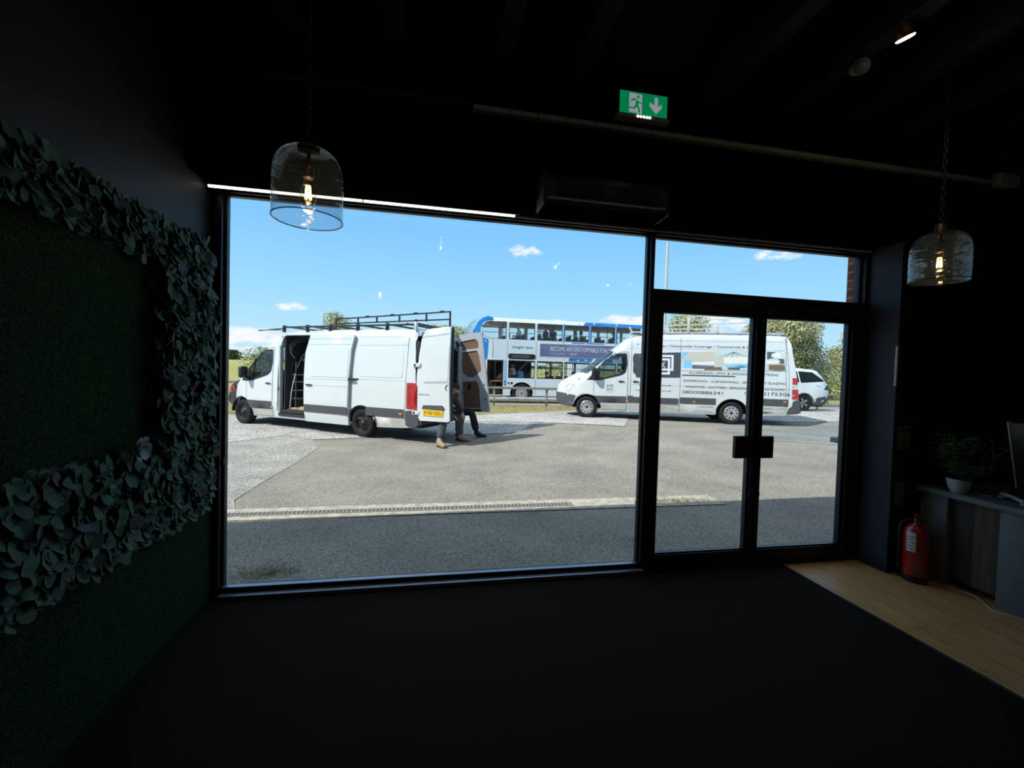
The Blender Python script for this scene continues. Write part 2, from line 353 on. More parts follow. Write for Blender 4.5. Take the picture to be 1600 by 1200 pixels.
def rect(x0, z0, x1, z1, r=0.):
    p = [(x0, z0), (x1, z0), (x1, z1), (x0, z1)]
    return rnd(p, r) if r else p
def circ(cx, cz, r, n=24, rz=None): return [(cx + r * cos(2 * pi * i / n), cz + (rz or r) * sin(2 * pi * i / n)) for i in range(n)]
def dens(poly, res):
    o = []; L = len(poly)
    for i in range(L):
        a = poly[i]; b = poly[(i + 1) % L]; d = math.hypot(b[0] - a[0], b[1] - a[1]); k = max(1, int(d / res))
        for j in range(k): o.append((a[0] + (b[0] - a[0]) * j / k, a[1] + (b[1] - a[1]) * j / k))
    return o
def area(poly): return .5 * sum(poly[i - 1][0] * poly[i][1] - poly[i][0] * poly[i - 1][1] for i in range(len(poly)))
def cdt(outline, holes=(), res=.25):
    outline = dens(outline, res); holes = [dens(h, res) for h in holes]
    vs = []; es = []
    for pl in [outline] + holes:
        k = len(vs); vs += [Vector(p) for p in pl]; es += [(k + i, k + (i + 1) % len(pl)) for i in range(len(pl))]
    xs = [p[0] for p in outline]; zs = [p[1] for p in outline]
    segs = [(pl[i - 1], pl[i]) for pl in [outline] + holes for i in range(len(pl))]
    x = min(xs) + res * .5
    while x < max(xs):
        z = min(zs) + res * .5
        while z < max(zs):
            p = (x, z)
            if inpoly(p, outline) and not any(inpoly(p, h) for h in holes) and min(segd(p, a, b) for a, b in segs) > res * .35: vs.append(Vector(p))
            z += res
        x += res
    r = geometry.delaunay_2d_cdt(vs, es, [], 0, 1e-5)
    V = [tuple(v) for v in r[0]]; F = []
    for f in r[2]:
        c = (sum(V[i][0] for i in f) / 3, sum(V[i][1] for i in f) / 3)
        if inpoly(c, outline) and not any(inpoly(c, h) for h in holes): F.append(tuple(f))
    return V, F
def panel(mb, outline, m, holes=(), yf=0., off=0., thick=0., side=1, res=.25, rim=None, both=True):
    """sheet in x,z with y = side*(yf(x,z)+off); solid when thick>0. outer face looks along side*y"""
    V, F = cdt(outline, holes, res)
    g = yf if callable(yf) else (lambda x, z: yf)
    front = [(x, side * (g(x, z) + off), z) for x, z in V]
    def orient(f, sgn):
        (a, b), (c, d), (e, h) = V[f[0]], V[f[1]], V[f[2]]
        ar = (c - a) * (h - b) - (e - a) * (d - b)      # ccw in x,z => normal -y
        want = -1 if sgn > 0 else 1
        return f if (ar * want > 0) else tuple(reversed(f))
    FF = [orient(f, side) for f in F]
    mb.add(front, FF, m, True)
    if thick > 0:
        back = [(x, side * (g(x, z) + off - thick), z) for x, z in V]
        mb.add(back, [tuple(reversed(f)) for f in FF], rim or m, True)
        cnt = {}
        for f in FF:
            for i in range(3):
                e = (f[i], f[(i + 1) % 3]); cnt[e] = 1
        n = len(V); rf = []
        for (a, b) in cnt:
            if (b, a) not in cnt: rf.append((b, a, a + n, b + n))
        mb.add(front + back, rf, rim or m, False)
    return mb
def text(name, s, x0, x1, z0, h, m, parent, yf, side=1, flip=True, off=.0065, depth=.002, shear=0., squeeze=True):
    """lettering on a side panel; x0 = start for the reader, x1 = end; z0 = baseline, h = cap height"""
    c = bpy.data.curves.new(name, 'FONT'); c.body = s; c.size = 1; c.extrude = .0; c.shear = shear; c.resolution_u = 3
    o = bpy.data.objects.new(name, c); COL.objects.link(o); bpy.context.view_layer.update()
    me = bpy.data.meshes.new_from_object(o); bpy.data.objects.remove(o); bpy.data.curves.remove(c)
    xs = [v.co.x for v in me.vertices]; a, b = min(xs), max(xs)
    g = yf if callable(yf) else (lambda x, z: yf)
    for v in me.vertices:
        u = (v.co.x - a) / (b - a); x = x0 + (x1 - x0) * u; z = z0 + v.co.y * h / .70
        v.co = (x, side * (g(x, z) + off), z)
    me.materials.clear(); me.materials.append(m)
    if (x1 < x0) != (side < 0): pass
    ob = bpy.data.objects.new(name, me); COL.objects.link(ob)
    if parent: ob.parent = parent
    return ob
def strip(mb, chain, yw, m, crown=.05, bulge=0., n=10, mats=None):
    """surface across the vehicle between both side outlines along chain [(x,z)...]"""
    vs = []; fs = []
    for (x, z) in chain:
        w = yw(x, z)
        cr = crown(x, z) if callable(crown) else crown; bu = bulge(x, z) if callable(bulge) else bulge
        for k in range(n + 1):
            t = -1 + 2 * k / n; q = 1 - t * t
            vs.append((x + bu * q, w * t, z + cr * q))
    for i in range(len(chain) - 1):
        for k in range(n): fs.append((i * (n + 1) + k, i * (n + 1) + k + 1, (i + 1) * (n + 1) + k + 1, (i + 1) * (n + 1) + k))
    mb.add(vs, fs, m, True)
    return mb
def smooth01(t): t = max(0, min(1, t)); return t * t * (3 - 2 * t)
def gz(x, y):
    """height of the ground outside"""
    near = -.035 + .012 * max(-3, min(x, 5))
    mid = -.163 + .275 * smooth01((x - .3) / 4.9) + .09 * smooth01((x - 9.5) / 5)
    far = -.06
    z = near + (mid - near) * smooth01((y - 2.2) / 3.6)
    return z + (far - z) * smooth01((y - 13.2) / 3)
def drape(name, poly, m, off, res=.5, **kw):
    V, F = cdt(poly, (), res); mb = MB()
    mb.add([(x, y, gz(x, y) + off) for x, y in V], [f if ((V[f[1]][0] - V[f[0]][0]) * (V[f[2]][1] - V[f[0]][1]) - (V[f[2]][0] - V[f[0]][0]) * (V[f[1]][1] - V[f[0]][1])) > 0 else tuple(reversed(f)) for f in F], m, True)
    return mb.build(name, **kw)

# ================================================================== ROOM SHELL
XL, XR, YB, ZC = -1.38, 4.62, -6.5, 3.48
def struct(mb, name): return mb.build(name, kind='structure')
b = MB(); b.box((XL - .15, YB, -.12), (XR + .15, .0, 0), m_wood); struct(b, 'floor')
b = MB(); b.box((XL - .3, YB - .15, ZC), (XR + .3, .1, ZC + .14), m_ceil); struct(b, 'ceiling')
b = MB(); b.box((XL - .2, YB, 0), (XL, .12, ZC), m_navy); struct(b, 'wall_left')
b = MB(); b.box((XR, YB, 0), (XR + .2, .12, ZC), m_black); struct(b, 'wall_right')
b = MB(); b.box((XL - .2, YB - .15, 0), (XR + .2, YB, ZC), m_black); struct(b, 'wall_back')
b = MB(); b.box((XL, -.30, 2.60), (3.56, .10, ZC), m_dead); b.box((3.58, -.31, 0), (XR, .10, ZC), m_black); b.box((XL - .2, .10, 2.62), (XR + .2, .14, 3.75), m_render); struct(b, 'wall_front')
b = MB(); b.box((3.555, -.312, 0), (3.585, .0, 2.60), m_navy); struct(b, 'trim_1')       # lit return beside the doors
b = MB(); b.box((-16, YB - .3, 3.75), (9.5, .14, 4.18), m_render); b.box((-16, -.4, -.2), (XL - .35, .05, 3.75), m_render); struct(b, 'roof')
b = MB(); b.box((XL - .3, .0, -.1), (-1.348, .05, 2.6), m_render); struct(b, 'trim_2')
b = MB(); b.box((3.62, .06, -.1), (9.3, .19, 3.75), m_brick)
struct(b, 'wall_brick')
b = MB(); b.box((3.548, .05, .955), (3.9, .215, 1.0), m_sill, bev=.006); struct(b, 'trim_3')
for i, x in enumerate((-1.32, -.78, -.24, .36, .82, 1.76, 2.30, 2.82, 3.34, 3.9, 4.4)):
    b = MB(); b.box((x - .05, YB, 3.30), (x + .05, -.30, ZC), m_joist, bev=.006); struct(b, 'ceiling_joist')
# ---- glazing frames
def frame(mb, x0, z0, x1, z1, w, y0, y1, m, ws=None):
    wl, wr, wb, wt = ws or (w,) * 4
    mb.box((x0, y0, z0), (x0 + wl, y1, z1), m, bev=.004); mb.box((x1 - wr, y0, z0), (x1, y1, z1), m, bev=.004)
    mb.box((x0 + wl, y0, z0), (x1 - wr, y1, z0 + wb), m, bev=.004); mb.box((x0 + wl, y0, z1 - wt), (x1 - wr, y1, z1), m, bev=.004)
w1 = empty('window_1', (.14, 0, .02), kind='structure')
def child(mb, name, par, label=None, **k):
    o = mb.build(name, None, label, **k)
    o.data.transform(Matrix.Translation(-par.matrix_world.translation) if False else Matrix.Translation(-Vector(par.location))); o.parent = par
    return o
b = MB(); frame(b, -1.345, .0, 1.602, 2.595, .05, -.06, .05, m_frame, (.034, .016, .040, .025)); child(b, 'window_frame', w1)
b = MB(); frame(b, -1.315, .036, 1.590, 2.575, .024, -.025, .022, m_frame, (.020, .018, .026, .015)); child(b, 'glazing_bead', w1)
b = MB(); b.box((-1.30, -.004, .06), (1.57, .004, 2.56), m_winglass); child(b, 'window_pane', w1)
b = MB(); b.box((-1.320, -.035, .86), (-1.296, -.02, .90), m_frame); child(b, 'catch', w1)
b = MB(); b.box((-1.30, -.100, .0), (1.60, -.06, .036), m_ledge, bev=.003); child(b, 'sill', w1)
b = MB(); b.box((-1.30, -.044, .060), (1.575, -.006, .0665), m_ledge, bev=.002); child(b, 'sill_ledge', w1)
w2 = empty('window_2', (2.6, 0, 2.1), kind='structure')
b = MB(); frame(b, 1.602, 2.135, 3.56, 2.595, .03, -.06, .05, m_frame, (.014, .035, .02, .03)); child(b, 'window_frame', w2)
b = MB(); frame(b, 1.612, 2.150, 3.53, 2.570, .02, -.025, .022, m_frame, (.022, .026, .012, .020)); child(b, 'glazing_bead', w2)
b = MB(); b.box((1.63, -.004, 2.16), (3.51, .004, 2.56), m_winglass); child(b, 'window_pane', w2)
b = MB(); b.box((1.605, -.078, 2.580), (3.55, -.0605, 2.594), m_grail); child(b, 'head_trim', w2)
b = MB(); b.box((-1.34, -.078, 2.580), (1.60, -.0605, 2.594), m_grail); child(b, 'head_trim', w1)
b = MB(); frame(b, 1.603, .0, 3.56, 2.158, .05, -.07, .05, m_frame, (.020, .06, .0, .082)); b.box((1.625, -.07, -.01), (3.56, .06, .022), m_frame, bev=.004); struct(b, 'trim_4')
for i, (x0, x1, gx0, gx1, hx) in enumerate(((1.628, 2.557, 1.712, 2.512, 1), (2.563, 3.495, 2.609, 3.424, -1))):
    d = empty('door_%d' % (i + 1), ((x0 + x1) / 2, 0, .02), kind='structure')
    b = MB(); frame(b, x0, .026, x1, 2.072, .07, -.05, .03, m_frame, (gx0 - x0 - .002, x1 - gx1 - .002, .100, .080)); child(b, 'leaf_frame', d)
    b = MB(); frame(b, gx0 - .010, .118, gx1 + .010, 2.000, .012, -.053, -.01, m_gasket, (.008,) * 4); child(b, 'glazing_bead', d)
    b = MB(); b.box((gx0 - .01, -.014, .13), (gx1 + .01, -.006, 1.995), m_winglass); child(b, 'door_pane', d)
    b = MB()
    hxx = 2.345 if hx > 0 else 2.575
    b.box((hxx, -.085, .875), (hxx + (.165 if hx > 0 else .115), -.05, 1.05), m_gasket, bev=.004); child(b, 'pull_plate', d)
    b = MB(); b.box((x1 - .05 if hx > 0 else x0 + .02, -.062, .56), ((x1 - .03) if hx > 0 else x0 + .04, -.05, .60), m_gasket, bev=.004); child(b, 'lock_cylinder', d)
# ---- floor coverings
b = MB(); b.box((XL + .005, YB + .02, .0), (2.812, -.085, .009), m_carpet); b.build('entrance_carpet', None, 'black ribbed entrance carpet covering the floor up to the oak boards', 'carpet')
b = MB(); b.box((2.808, YB + .02, .0), (2.824, -.085, .013), m_frame, bev=.003); struct(b, 'trim_5')
# ---- green wall on the left
gw = empty('living_wall_panel', (XL, -1.6, .0), 0, 'dark green artificial moss panel covering the lower left wall', 'wall panel')
b = MB(); b.box((XL + .002, -4.2, .012), (XL + .03, -.02, 2.16), m_moss); child(b, 'moss_backing', gw)
b = MB(); b.box((XL + .002, -.02, .012), (XL + .05, -.012, 2.1), m_moss); b.box((XL + .002, -.012, .03), (-1.347, -.004, 2.1), m_moss); child(b, 'moss_edge', gw)
def leaf(mb, c, nrm, size, roll, m):
    n = nrm.normalized(); t = n.cross(Vector((0, 0, 1))); t = t.normalized() if t.length > .01 else Vector((0, 1, 0)); u = n.cross(t).normalized()
    a = t * cos(roll) + u * sin(roll); bb = n.cross(a); w = size * random.uniform(.46, .60); cup = size * random.uniform(-.04, .16); c = c - a * size * .5; tip = size * random.uniform(-.22, .05)
    out_ = [(.0, 0.), (-.03, .55), (.18, .95), (.48, 1.), (.78, .68), (1.02, 0.), (.78, -.68), (.48, -1.), (.18, -.95), (-.03, -.55)]
    P = [c + a * size * s_ + bb * w * v + n * (cup * (1 - (s_ - .5) ** 2 * 3) * abs(v) + tip * s_ * s_) for s_, v in out_] + [c + a * size * .45 + n * tip * .2]
    mb.add(P, [(10, (i + 1) % 10, i) for i in range(10)], m, True)
rs = random.Random(3)
b = MB()
def ivy(y0, y1, z0, z1, dens_):
    n = int(abs((y1 - y0) * (z1 - z0)) * dens_)
    for _ in range(n):
        y = rs.uniform(y0, y1); z = rs.uniform(z0, z1)
        e = min(abs(z - z0), abs(z1 - z)) ; e = min(e, .12) / .12
        y += rs.gauss(0, .012); z += rs.gauss(0, .014)
        x = XL + .03 + rs.uniform(.005, .05 + .035 * e)
        nr = Vector((1, rs.gauss(.12, .26), rs.gauss(.22, .28)))
        leaf(b, Vector((x, y, z)), nr, rs.uniform(.038, .070), rs.uniform(0, 2 * pi), m_leafd if rs.random() < .22 else m_leaf)
random.seed(5)
ivy(-3.2, -.20, 2.01, 2.20, 4200); ivy(-.655, -.19, .64, 2.0, 4200); ivy(-3.2, -.24, .66, 1.075, 4200)
for _ in range(60):
    leaf(b, Vector((XL + .03, rs.uniform(-.14, -.06), rs.uniform(.7, 2.1))), Vector((1, rs.gauss(0, .4), rs.gauss(0, .4))), rs.uniform(.03, .055), rs.uniform(0, 6.28), m_leafd)
b.build('ivy_border', None, 'thick border of artificial ivy leaves framing the dark moss panel', 'foliage', kind='stuff')
def bloom(name, loc, size, m, label):
    b = MB()
    for ring, (k, rr, up) in enumerate(((6, 1., .25), (5, .7, .5), (4, .4, .8))):
        for i in range(k):
            a = 2 * pi * i / k + ring; d = Vector((up, cos(a), sin(a)))
            t = d.cross(Vector((1, 0, 0))).normalized(); c = Vector(loc)
            L = size * rr; P = [c, c + d * L * .5 + t * L * .38, c + d * L * .9 + t * L * .25 + Vector((.004, 0, 0)), c + d * L * .9 - t * L * .25 + Vector((.004, 0, 0)), c + d * L * .5 - t * L * .38, c + d * L * .5 - Vector((L * .12, 0, 0))]
            b.add(P, [(0, 5, 1), (1, 5, 2), (2, 5, 3), (3, 5, 4), (4, 5, 0)], m, True)
    return b.build(name, None, label, 'flower', loc=loc)
bloom('artificial_flower', (XL + .10, -.85, 1.11), .062, m_petal, 'pale white artificial flower on the upper edge of the lower ivy band')
bloom('artificial_flower', (XL + .11, -.47, 1.36), .032, m_rpetal, 'small dark red artificial flower in the upright ivy band')

# ================================================================== CEILING FITTINGS
led = empty('led_strip_light', (-.41, -.12, 2.60), 0, 'long lit white strip light above the large window', 'light fitting')
for x0, x1 in ((-1.36, -.47), (-.465, .53)):
    b = MB(); b.box((x0, -.129, 2.578), (x1, -.111, 2.600), m_frame); b.box((x0, -.1125, 2.564), (x1, -.1105, 2.58), m_frame); o = child(b, 'channel', led)
    b = MB(); b.box((x0 + .002, -.127, 2.566), (x1 - .002, -.113, 2.578), m_led); child(b, 'diffuser', led)
b = MB(); b.box((.53, -.128, 2.585), (.56, -.112, 2.60), m_frame); child(b, 'end_cap', led)
tr = empty('ceiling_trunking', (1.6, -.34, 3.14), 0, 'long grey jointed cable trunking under the ceiling joists', 'trunking')
b = MB(); b.box((XL, -.345, 3.135), (.20, -.302, 3.165), m_joist, bev=.003); child(b, 'dark_section', tr)
xs = [.205, .43, .62, .81, 1.0, 1.17, 1.24, 1.40, 1.56, 1.76, 2.0, 2.25, 2.55, 3.1, 3.7, 4.36]
for a, c in zip(xs[:-1], xs[1:]):
    b = MB(); b.box((a + .003, -.345, 3.118), (c - .003, -.302, 3.148), m_grail, bev=.002); child(b, 'trunking_section', tr)
b = MB(); b.box((4.40, -.36, 3.10), (4.615, -.28, 3.21), m_grail, bev=.008); b.box((4.41, -.365, 3.125), (4.60, -.355, 3.185), m_grail, bev=.004); b.build('junction_box', None, 'grey square box on the right wall at the end of the trunking', 'box', loc=(4.5, -.32, 3.15))
# exit sign
X0, X1, Z0, Z1, YS = 1.135, 1.475, 3.175, 3.345, -.40
es = empty('exit_sign', ((X0 + X1) / 2, YS, Z0), 0, 'green illuminated exit sign with a running figure and a downward arrow', 'exit sign')
b = MB(); b.box((X0 - .012, YS - .012, Z0 - .008), (X1 + .012, YS + .045, Z0 + .014), m_grail, bev=.004); child(b, 'housing', es)
b = MB(); b.box((X0 - .006, YS, Z0 + .012), (X1 + .006, YS + .012, Z1), m_gasket, bev=.003); child(b, 'frame', es)
b = MB(); b.box((X0 + .004, YS - .003, Z0 + .022), (X1 - .004, YS, Z1 - .010), m_green); fac = child(b, 'face', es, 'glowing green face')
def flat(poly, m, name, y):
    b = MB(); V, F = cdt(poly, (), 1.0); b.add([(x, y, z) for x, z in V], [f if ((V[f[1]][0] - V[f[0]][0]) * (V[f[2]][1] - V[f[0]][1]) - (V[f[2]][0] - V[f[0]][0]) * (V[f[1]][1] - V[f[0]][1])) > 0 else tuple(reversed(f)) for f in F], m)
    return b
def S(u, v): return (X0 + (X1 - X0) * u, Z0 + .02 + (Z1 - Z0 - .03) * v)
dw = flat([S(.20, .06), S(.46, .04), S(.46, .90), S(.20, .93)], m_signw, 'd', YS - .005); o = child(dw, 'doorway_symbol', es, 'pale doorway symbol')
arr = flat([S(.72, .88), S(.79, .86), S(.79, .46), S(.87, .60), S(.87, .42), S(.755, .12), S(.62, .45), S(.62, .62), S(.72, .50)], m_signw, 'a', YS - .005); child(arr, 'arrow_symbol', es, 'pale downward arrow')
b = MB()
for poly in ([S(*p) for p in ((.33, .62), (.39, .62), (.385, .38), (.32, .36))], [S(*p) for p in ((.34, .44), (.385, .40), (.42, .20), (.43, .06), (.39, .06), (.375, .22))],
             [S(*p) for p in ((.33, .40), (.36, .34), (.31, .20), (.17, .22), (.17, .28), (.28, .28))], [S(*p) for p in ((.34, .62), (.33, .70), (.27, .68), (.22, .55), (.25, .52), (.29, .60))],
             [S(*p) for p in ((.37, .62), (.40, .56), (.46, .52), (.46, .47), (.39, .49), (.36, .56))], [S(*p) for p in circ(.375, .77, .028, 12, .075)]):
    V, F = cdt(poly, (), 1.); b.add([(x, YS - .007, z) for x, z in V], F, m_green)
child(b, 'running_figure', es, 'green running figure')
for i in range(5):
    b = MB(); cx = 1.262 + i * .021
    b.box((cx - .004, YS - .016, Z0 - .003), (cx + .004, YS - .011, Z0 + .009), m_dot); child(b, 'led_point', es)
for x in (X0 + .06, X1 - .06): b = MB(); b.tube([(x, YS + .015, Z1), (x, YS + .015, 3.30 + .18)], .004, m_gasket); child(b, 'suspension_rod', es)
# over-door heater
hx0, hx1, hz0, hz1 = .645, 1.46, 2.545, 2.735
ht = empty('wall_heater', ((hx0 + hx1) / 2, -.3, hz0), 0, 'long grey air heater mounted high between the window and the doors', 'heater')
b = MB()
prof = [(-.302, hz0), (-.43, hz0), (-.475, hz0 + .035), (-.48, hz1 - .05), (-.44, hz1), (-.302, hz1)]
vs = [(hx0, y, z) for y, z in prof] + [(hx1, y, z) for y, z in prof]; n = len(prof)
b.add(vs, [tuple(reversed(range(n))), tuple(n + i for i in range(n))] + [(i, (i + 1) % n, n + (i + 1) % n, n + i) for i in range(n)], m_heater); child(b, 'casing', ht)
b = MB(); b.box((hx0 + .002, -.44, hz0 - .012), (hx1 - .002, -.302, hz0 - .001), m_dead); child(b, 'dark_underside_sheet', ht, 'black sheet darkening the underside')  # black sheet added so the heater underside stays dark
for gx0_, gx1_ in ((hx0 + .07, hx0 + .38), (hx0 + .46, hx1 - .07)):
    b = MB()
    for k in range(6): z = hz1 - .065 - k * .016; b.box((gx0_, -.484, z), (gx1_, -.476, z + .006), m_gasket)
    child(b, 'intake_grille', ht)
b = MB(); b.box((hx0 + .40, -.484, hz0 + .05), (hx0 + .445, -.478, hz0 + .072), m_gasket); child(b, 'badge_plate', ht)
b = MB(); b.box((hx0 + .02, -.482, hz0 + .026), (hx1 - .01, -.466, hz0 + .036), m_grail, bev=.002); child(b, 'outlet_lip', ht)
for xx in (hx0 - .012, hx1): 
    b = MB(); b.box((xx, -.485, hz0 - .01), (xx + .012, -.30, hz1), m_heater, bev=.005); child(b, 'end_cap', ht)
# spot lights
def spot(loc, aim, label, lit):
    t = empty('ceiling_spotlight', loc, 0, label, 'spotlight', 'spotlights on the ceiling track')
    L = Vector(loc); A = Vector(aim).normalized(); q = A.to_track_quat('Z', 'Y').to_matrix().to_4x4(); q.translation = Vector((0, 0, 0))
    b = MB(); b.lathe([(.0, -.07), (.022, -.07), (.030, -.055), (.036, .0), (.041, .03), (.036, .032), (.030, .004)], m_brass if lit else m_grail, 20, q); o = b.build('lamp_head', t)
    b = MB(); b.lathe([(.0, .024), (.0365, .024), (.0385, .032), (.036, .036), (.0, .038)], m_dot if lit else m_cream, 20, q); b.build('lens', t)
    b = MB(); b.tube([(0, 0, 0), (0, .01, .06), (0, .01, 3.36 - L.z)], .006, m_gasket); b.build('stem', t)
    if lit:
        ld = bpy.data.lights.new('spot_beam', 'SPOT'); ld.energy = 5; ld.color = (1, .74, .45); ld.spot_size = RAD(80); ld.spot_blend = .6; ld.shadow_soft_size = .03
        lo = bpy.data.objects.new('spot_beam', ld); COL.objects.link(lo); lo.parent = t; lo.location = A * .045; lo.rotation_euler = A.to_track_quat('-Z', 'Y').to_euler()
    return t
spot((2.30, -1.21, 3.28), (.40, .10, -.90), 'lit warm ceiling spotlight high on the right', True)
spot((2.29, -.99, 3.25), (-.45, -.9, -.45), 'unlit pale ceiling spotlight high on the right', False)
b = MB(); b.box((2.28, -3.2, 3.36), (2.31, -.6, 3.385), m_gasket, bev=.003); b.box((2.26, -3.2, 3.385), (2.33, -.6, 3.40), m_joist); b.build('lighting_track', None, 'thin black ceiling track carrying the two spotlights', 'lighting track', loc=(2.3, -1.9, 3.38))
# lights further back in the room, seen reflected in the window
def ceil_led(loc, n, dx, dz, label, w=.012, dy=0):
    t = empty('emergency_light', loc, 0, label, 'light fitting', 'small ceiling lights behind the viewer')
    b = MB(); b.box((-abs(dx) * n / 2 - .03, -.02, -.03), (abs(dx) * n / 2 + .03, .0, .03 + abs(dz) * n), m_joist, bev=.004); b.build('housing', t)
    b = MB()
    b.tube([(0, -.01, .03), (0, -.01, 3.47 - loc[2])], .005, m_gasket); b.build('stem', t)
    for i in range(n):
        b = MB(); b.box((i * dx - w / 2, .0, i * dz - .01), (i * dx + w / 2, .006, i * dz + .012), m_dot); b.build('led_point', t)
    ld = bpy.data.lights.new('rear_fill_glow', 'POINT'); ld.energy = 1.8; ld.color = (1, .84, .64); ld.shadow_soft_size = .008  # added point light, warm fill from the rear of the room
    lo = bpy.data.objects.new('rear_fill_glow', ld); COL.objects.link(lo); lo.parent = t; lo.location = (0, .03, .0)
    return t
ceil_led((.07, -3.3, 3.27), 4, .003, .05, 'small hanging emergency light with four light points')
ceil_led((1.80, -3.3, 3.12), 3, .028, .035, 'small hanging emergency light with three slanting light points')
ceil_led((3.2, -4.6, 3.20), 2, .04, .0, 'small hanging emergency light near the rear right of the room')
# pendants
def pendant(loc, ztop, label, watt=.7):
    t = empty('pendant_lamp', loc, 0, label, 'pendant lamp', 'clear glass pendant lamps')
    R = .130; H = .275
    b = MB(); prof = [(.030, H), (.060, H - .002), (.085, H - .010), (.108, H - .030), (.124, H - .062), (.130, H - .10), (.131, H * .35), (.130, .0)]
    b.lathe(prof, m_shade, 48); b.lathe([(.1285, .0), (.1325, .0), (.1325, .004), (.1285, .004), (.1285, 0)], m_rim, 48); b.build('glass_shade', t)
    b = MB(); b.lathe([(.0, H + .05), (.026, H + .05), (.030, H + .045), (.030, H - .004), (.040, H - .006), (.040, H - .010), (.008, H - .012), (.008, H - .055), (.0, H - .055)], m_bronze, 24); b.build('cap', t)
    b = MB(); b.lathe([(.0, H - .05), (.018, H - .05), (.021, H - .058), (.021, H - .105), (.018, H - .11), (.0, H - .11)], m_bronze, 20); b.build('lamp_holder', t)
    z0 = H - .11
    b = MB(); b.lathe([(.014, z0), (.017, z0 - .018), (.026, z0 - .048), (.031, z0 - .072), (.027, z0 - .098), (.014, z0 - .114), (.0, z0 - .118)], m_bulb, 24); bu = b.build('bulb', t)
    b = MB()
    for k in range(6):
        a = 2 * pi * k / 6; b.tube([(.008 * cos(a), .008 * sin(a), z0 - .028), (.012 * cos(a + .3), .012 * sin(a + .3), z0 - .082)], .0014, m_fil, 6)
    b.build('filament', bu)
    b = MB(); z = H + .05; k = 0
    while z < ztop - .02:
        T = Matrix.Translation((0, 0, z + .014)) @ Matrix.Rotation(k % 2 * pi / 2, 4, 'Z')
        ring = [(.009 * cos(q), 0, .018 * sin(q)) for q in [2 * pi * j / 12 for j in range(12)]]
        b.tube(ring, .0022, m_bronze, 5, True, T); z += .030; k += 1
    b.build('chain', t)
    ld = bpy.data.lights.new('bulb_light', 'POINT'); ld.energy = watt; ld.color = (1, .70, .40); ld.shadow_soft_size = .006
    lo = bpy.data.objects.new('bulb_light', ld); COL.objects.link(lo); lo.parent = t; lo.location = (0, 0, H - .165)
    b = MB(); b.lathe([(0, ztop), (.05, ztop), (.05, ztop - .02), (.0, ztop - .025)], m_bronze, 20); b.build('ceiling_rose', t)
    return t
pendant((-.507, -1.165, 2.085), 3.48 - 2.085 - .002, 'clear glass pendant lamp on a chain in front of the large window')
pendant((2.815, -1.065, 2.085), 3.48 - 2.085 - .002, 'clear glass pendant lamp on a chain above the desk on the right', 1.0)

# ================================================================== RIGHT CORNER
ex = empty('fire_extinguisher', (3.655, -.44, 0), 0, 'red fire extinguisher standing on the boards between the door return and the desk', 'fire extinguisher')
b = MB(); b.lathe([(0, 0), (.072, 0), (.076, .01), (.076, .05)], m_dplast, 32); b.build('base_ring', ex)
b = MB(); b.lathe([(.074, .045), (.075, .05), (.075, .36), (.068, .40), (.045, .430), (.022, .442), (.022, .455), (0, .455)], m_extred, 36); b.build('cylinder', ex)
b = MB(); b.lathe([(.0, .45), (.020, .45), (.024, .455), (.024, .475), (.014, .48), (.014, .50), (0, .50)], m_brass, 20); b.tube([(.02, -.01, .468), (.045, -.015, .470)], .012, m_brass); b.build('valve', ex)
b = MB(); b.bar((-.01, 0, .498), (-.065, -.03, .525), .022, .006, m_extred); b.bar((-.01, 0, .485), (-.06, -.03, .488), .020, .006, m_extred); b.build('lever', ex)
b = MB(); b.tube([(-.010, .01, .465), (-.03, .04, .462), (-.056, .068, .43), (-.060, .074, .36), (-.060, .074, .15), (-.056, .072, .10)], .0095, m_dplast, 8); b.tube([(-.056, .072, .10), (-.055, .070, .06)], .014, m_dplast, 10); b.build('hose', ex)
def cyl_patch(R, a0, a1, z0, z1, m):
    b = MB(); vs = []; n = 10
    for z in (z0, z1):
        for i in range(n + 1): a = a0 + (a1 - a0) * i / n; vs.append((R * cos(a), R * sin(a), z))
    b.add(vs, [(i, i + 1, n + 2 + i, n + 1 + i) for i in range(n)], m, True); return b
cyl_patch(.0762, RAD(172), RAD(214), .235, .38, m_paper).build('service_label', ex, 'white service label')
b = MB()
for k in range(5): c_ = cyl_patch(.0767, RAD(175), RAD(211 - (k % 2) * 8), .255 + k * .022, .261 + k * .022, m_gink); b.add(c_.v, c_.f, m_gink, True)
b.build('label_print', ex)
for z0_, z1_, a0, a1 in ((.155, .172, 205, 245), (.075, .110, 203, 248), (.325, .345, 218, 250)):
    cyl_patch(.0762, RAD(a0), RAD(a1), z0_, z1_, m_cream).build('instruction_band', ex, 'pale printed band')
b = MB(); rr = random.Random(2)
for k in range(26):
    a = RAD(rr.uniform(222, 240)); z = rr.uniform(.20, .31); c_ = cyl_patch(.0764, a, a + .07, z, z + .006, m_cream); b.add(c_.v, c_.f, m_cream, True)
b.build('pictogram', ex)
for nm, xa, xb, za, zb, lab, cat_ in (('wall_notice', 3.595, 3.715, .985, 1.165, 'faded cream notice on the dark wall above the fire extinguisher', 'notice'), ('wall_notice', 3.60, 3.685, .54, .72, 'small cream instruction card on the dark wall just above the fire extinguisher', 'notice')):
    t = empty(nm, ((xa + xb) / 2, -.31, za), 0, lab, cat_)
    b = MB(); b.box((xa, -.316, za), (xb, -.3105, zb), m_cream, bev=.001); child(b, 'card', t)
    b = MB(); b.box((xa + .012, -.3175, zb - .035), (xb - .012, -.3165, zb - .015), m_gink)
    for k in range(6): b.box((xa + .015, -.3175, za + .02 + k * .018), (xb - .015 - (k % 3) * .01, -.3165, za + .026 + k * .018), m_gink)
    child(b, 'print', t)
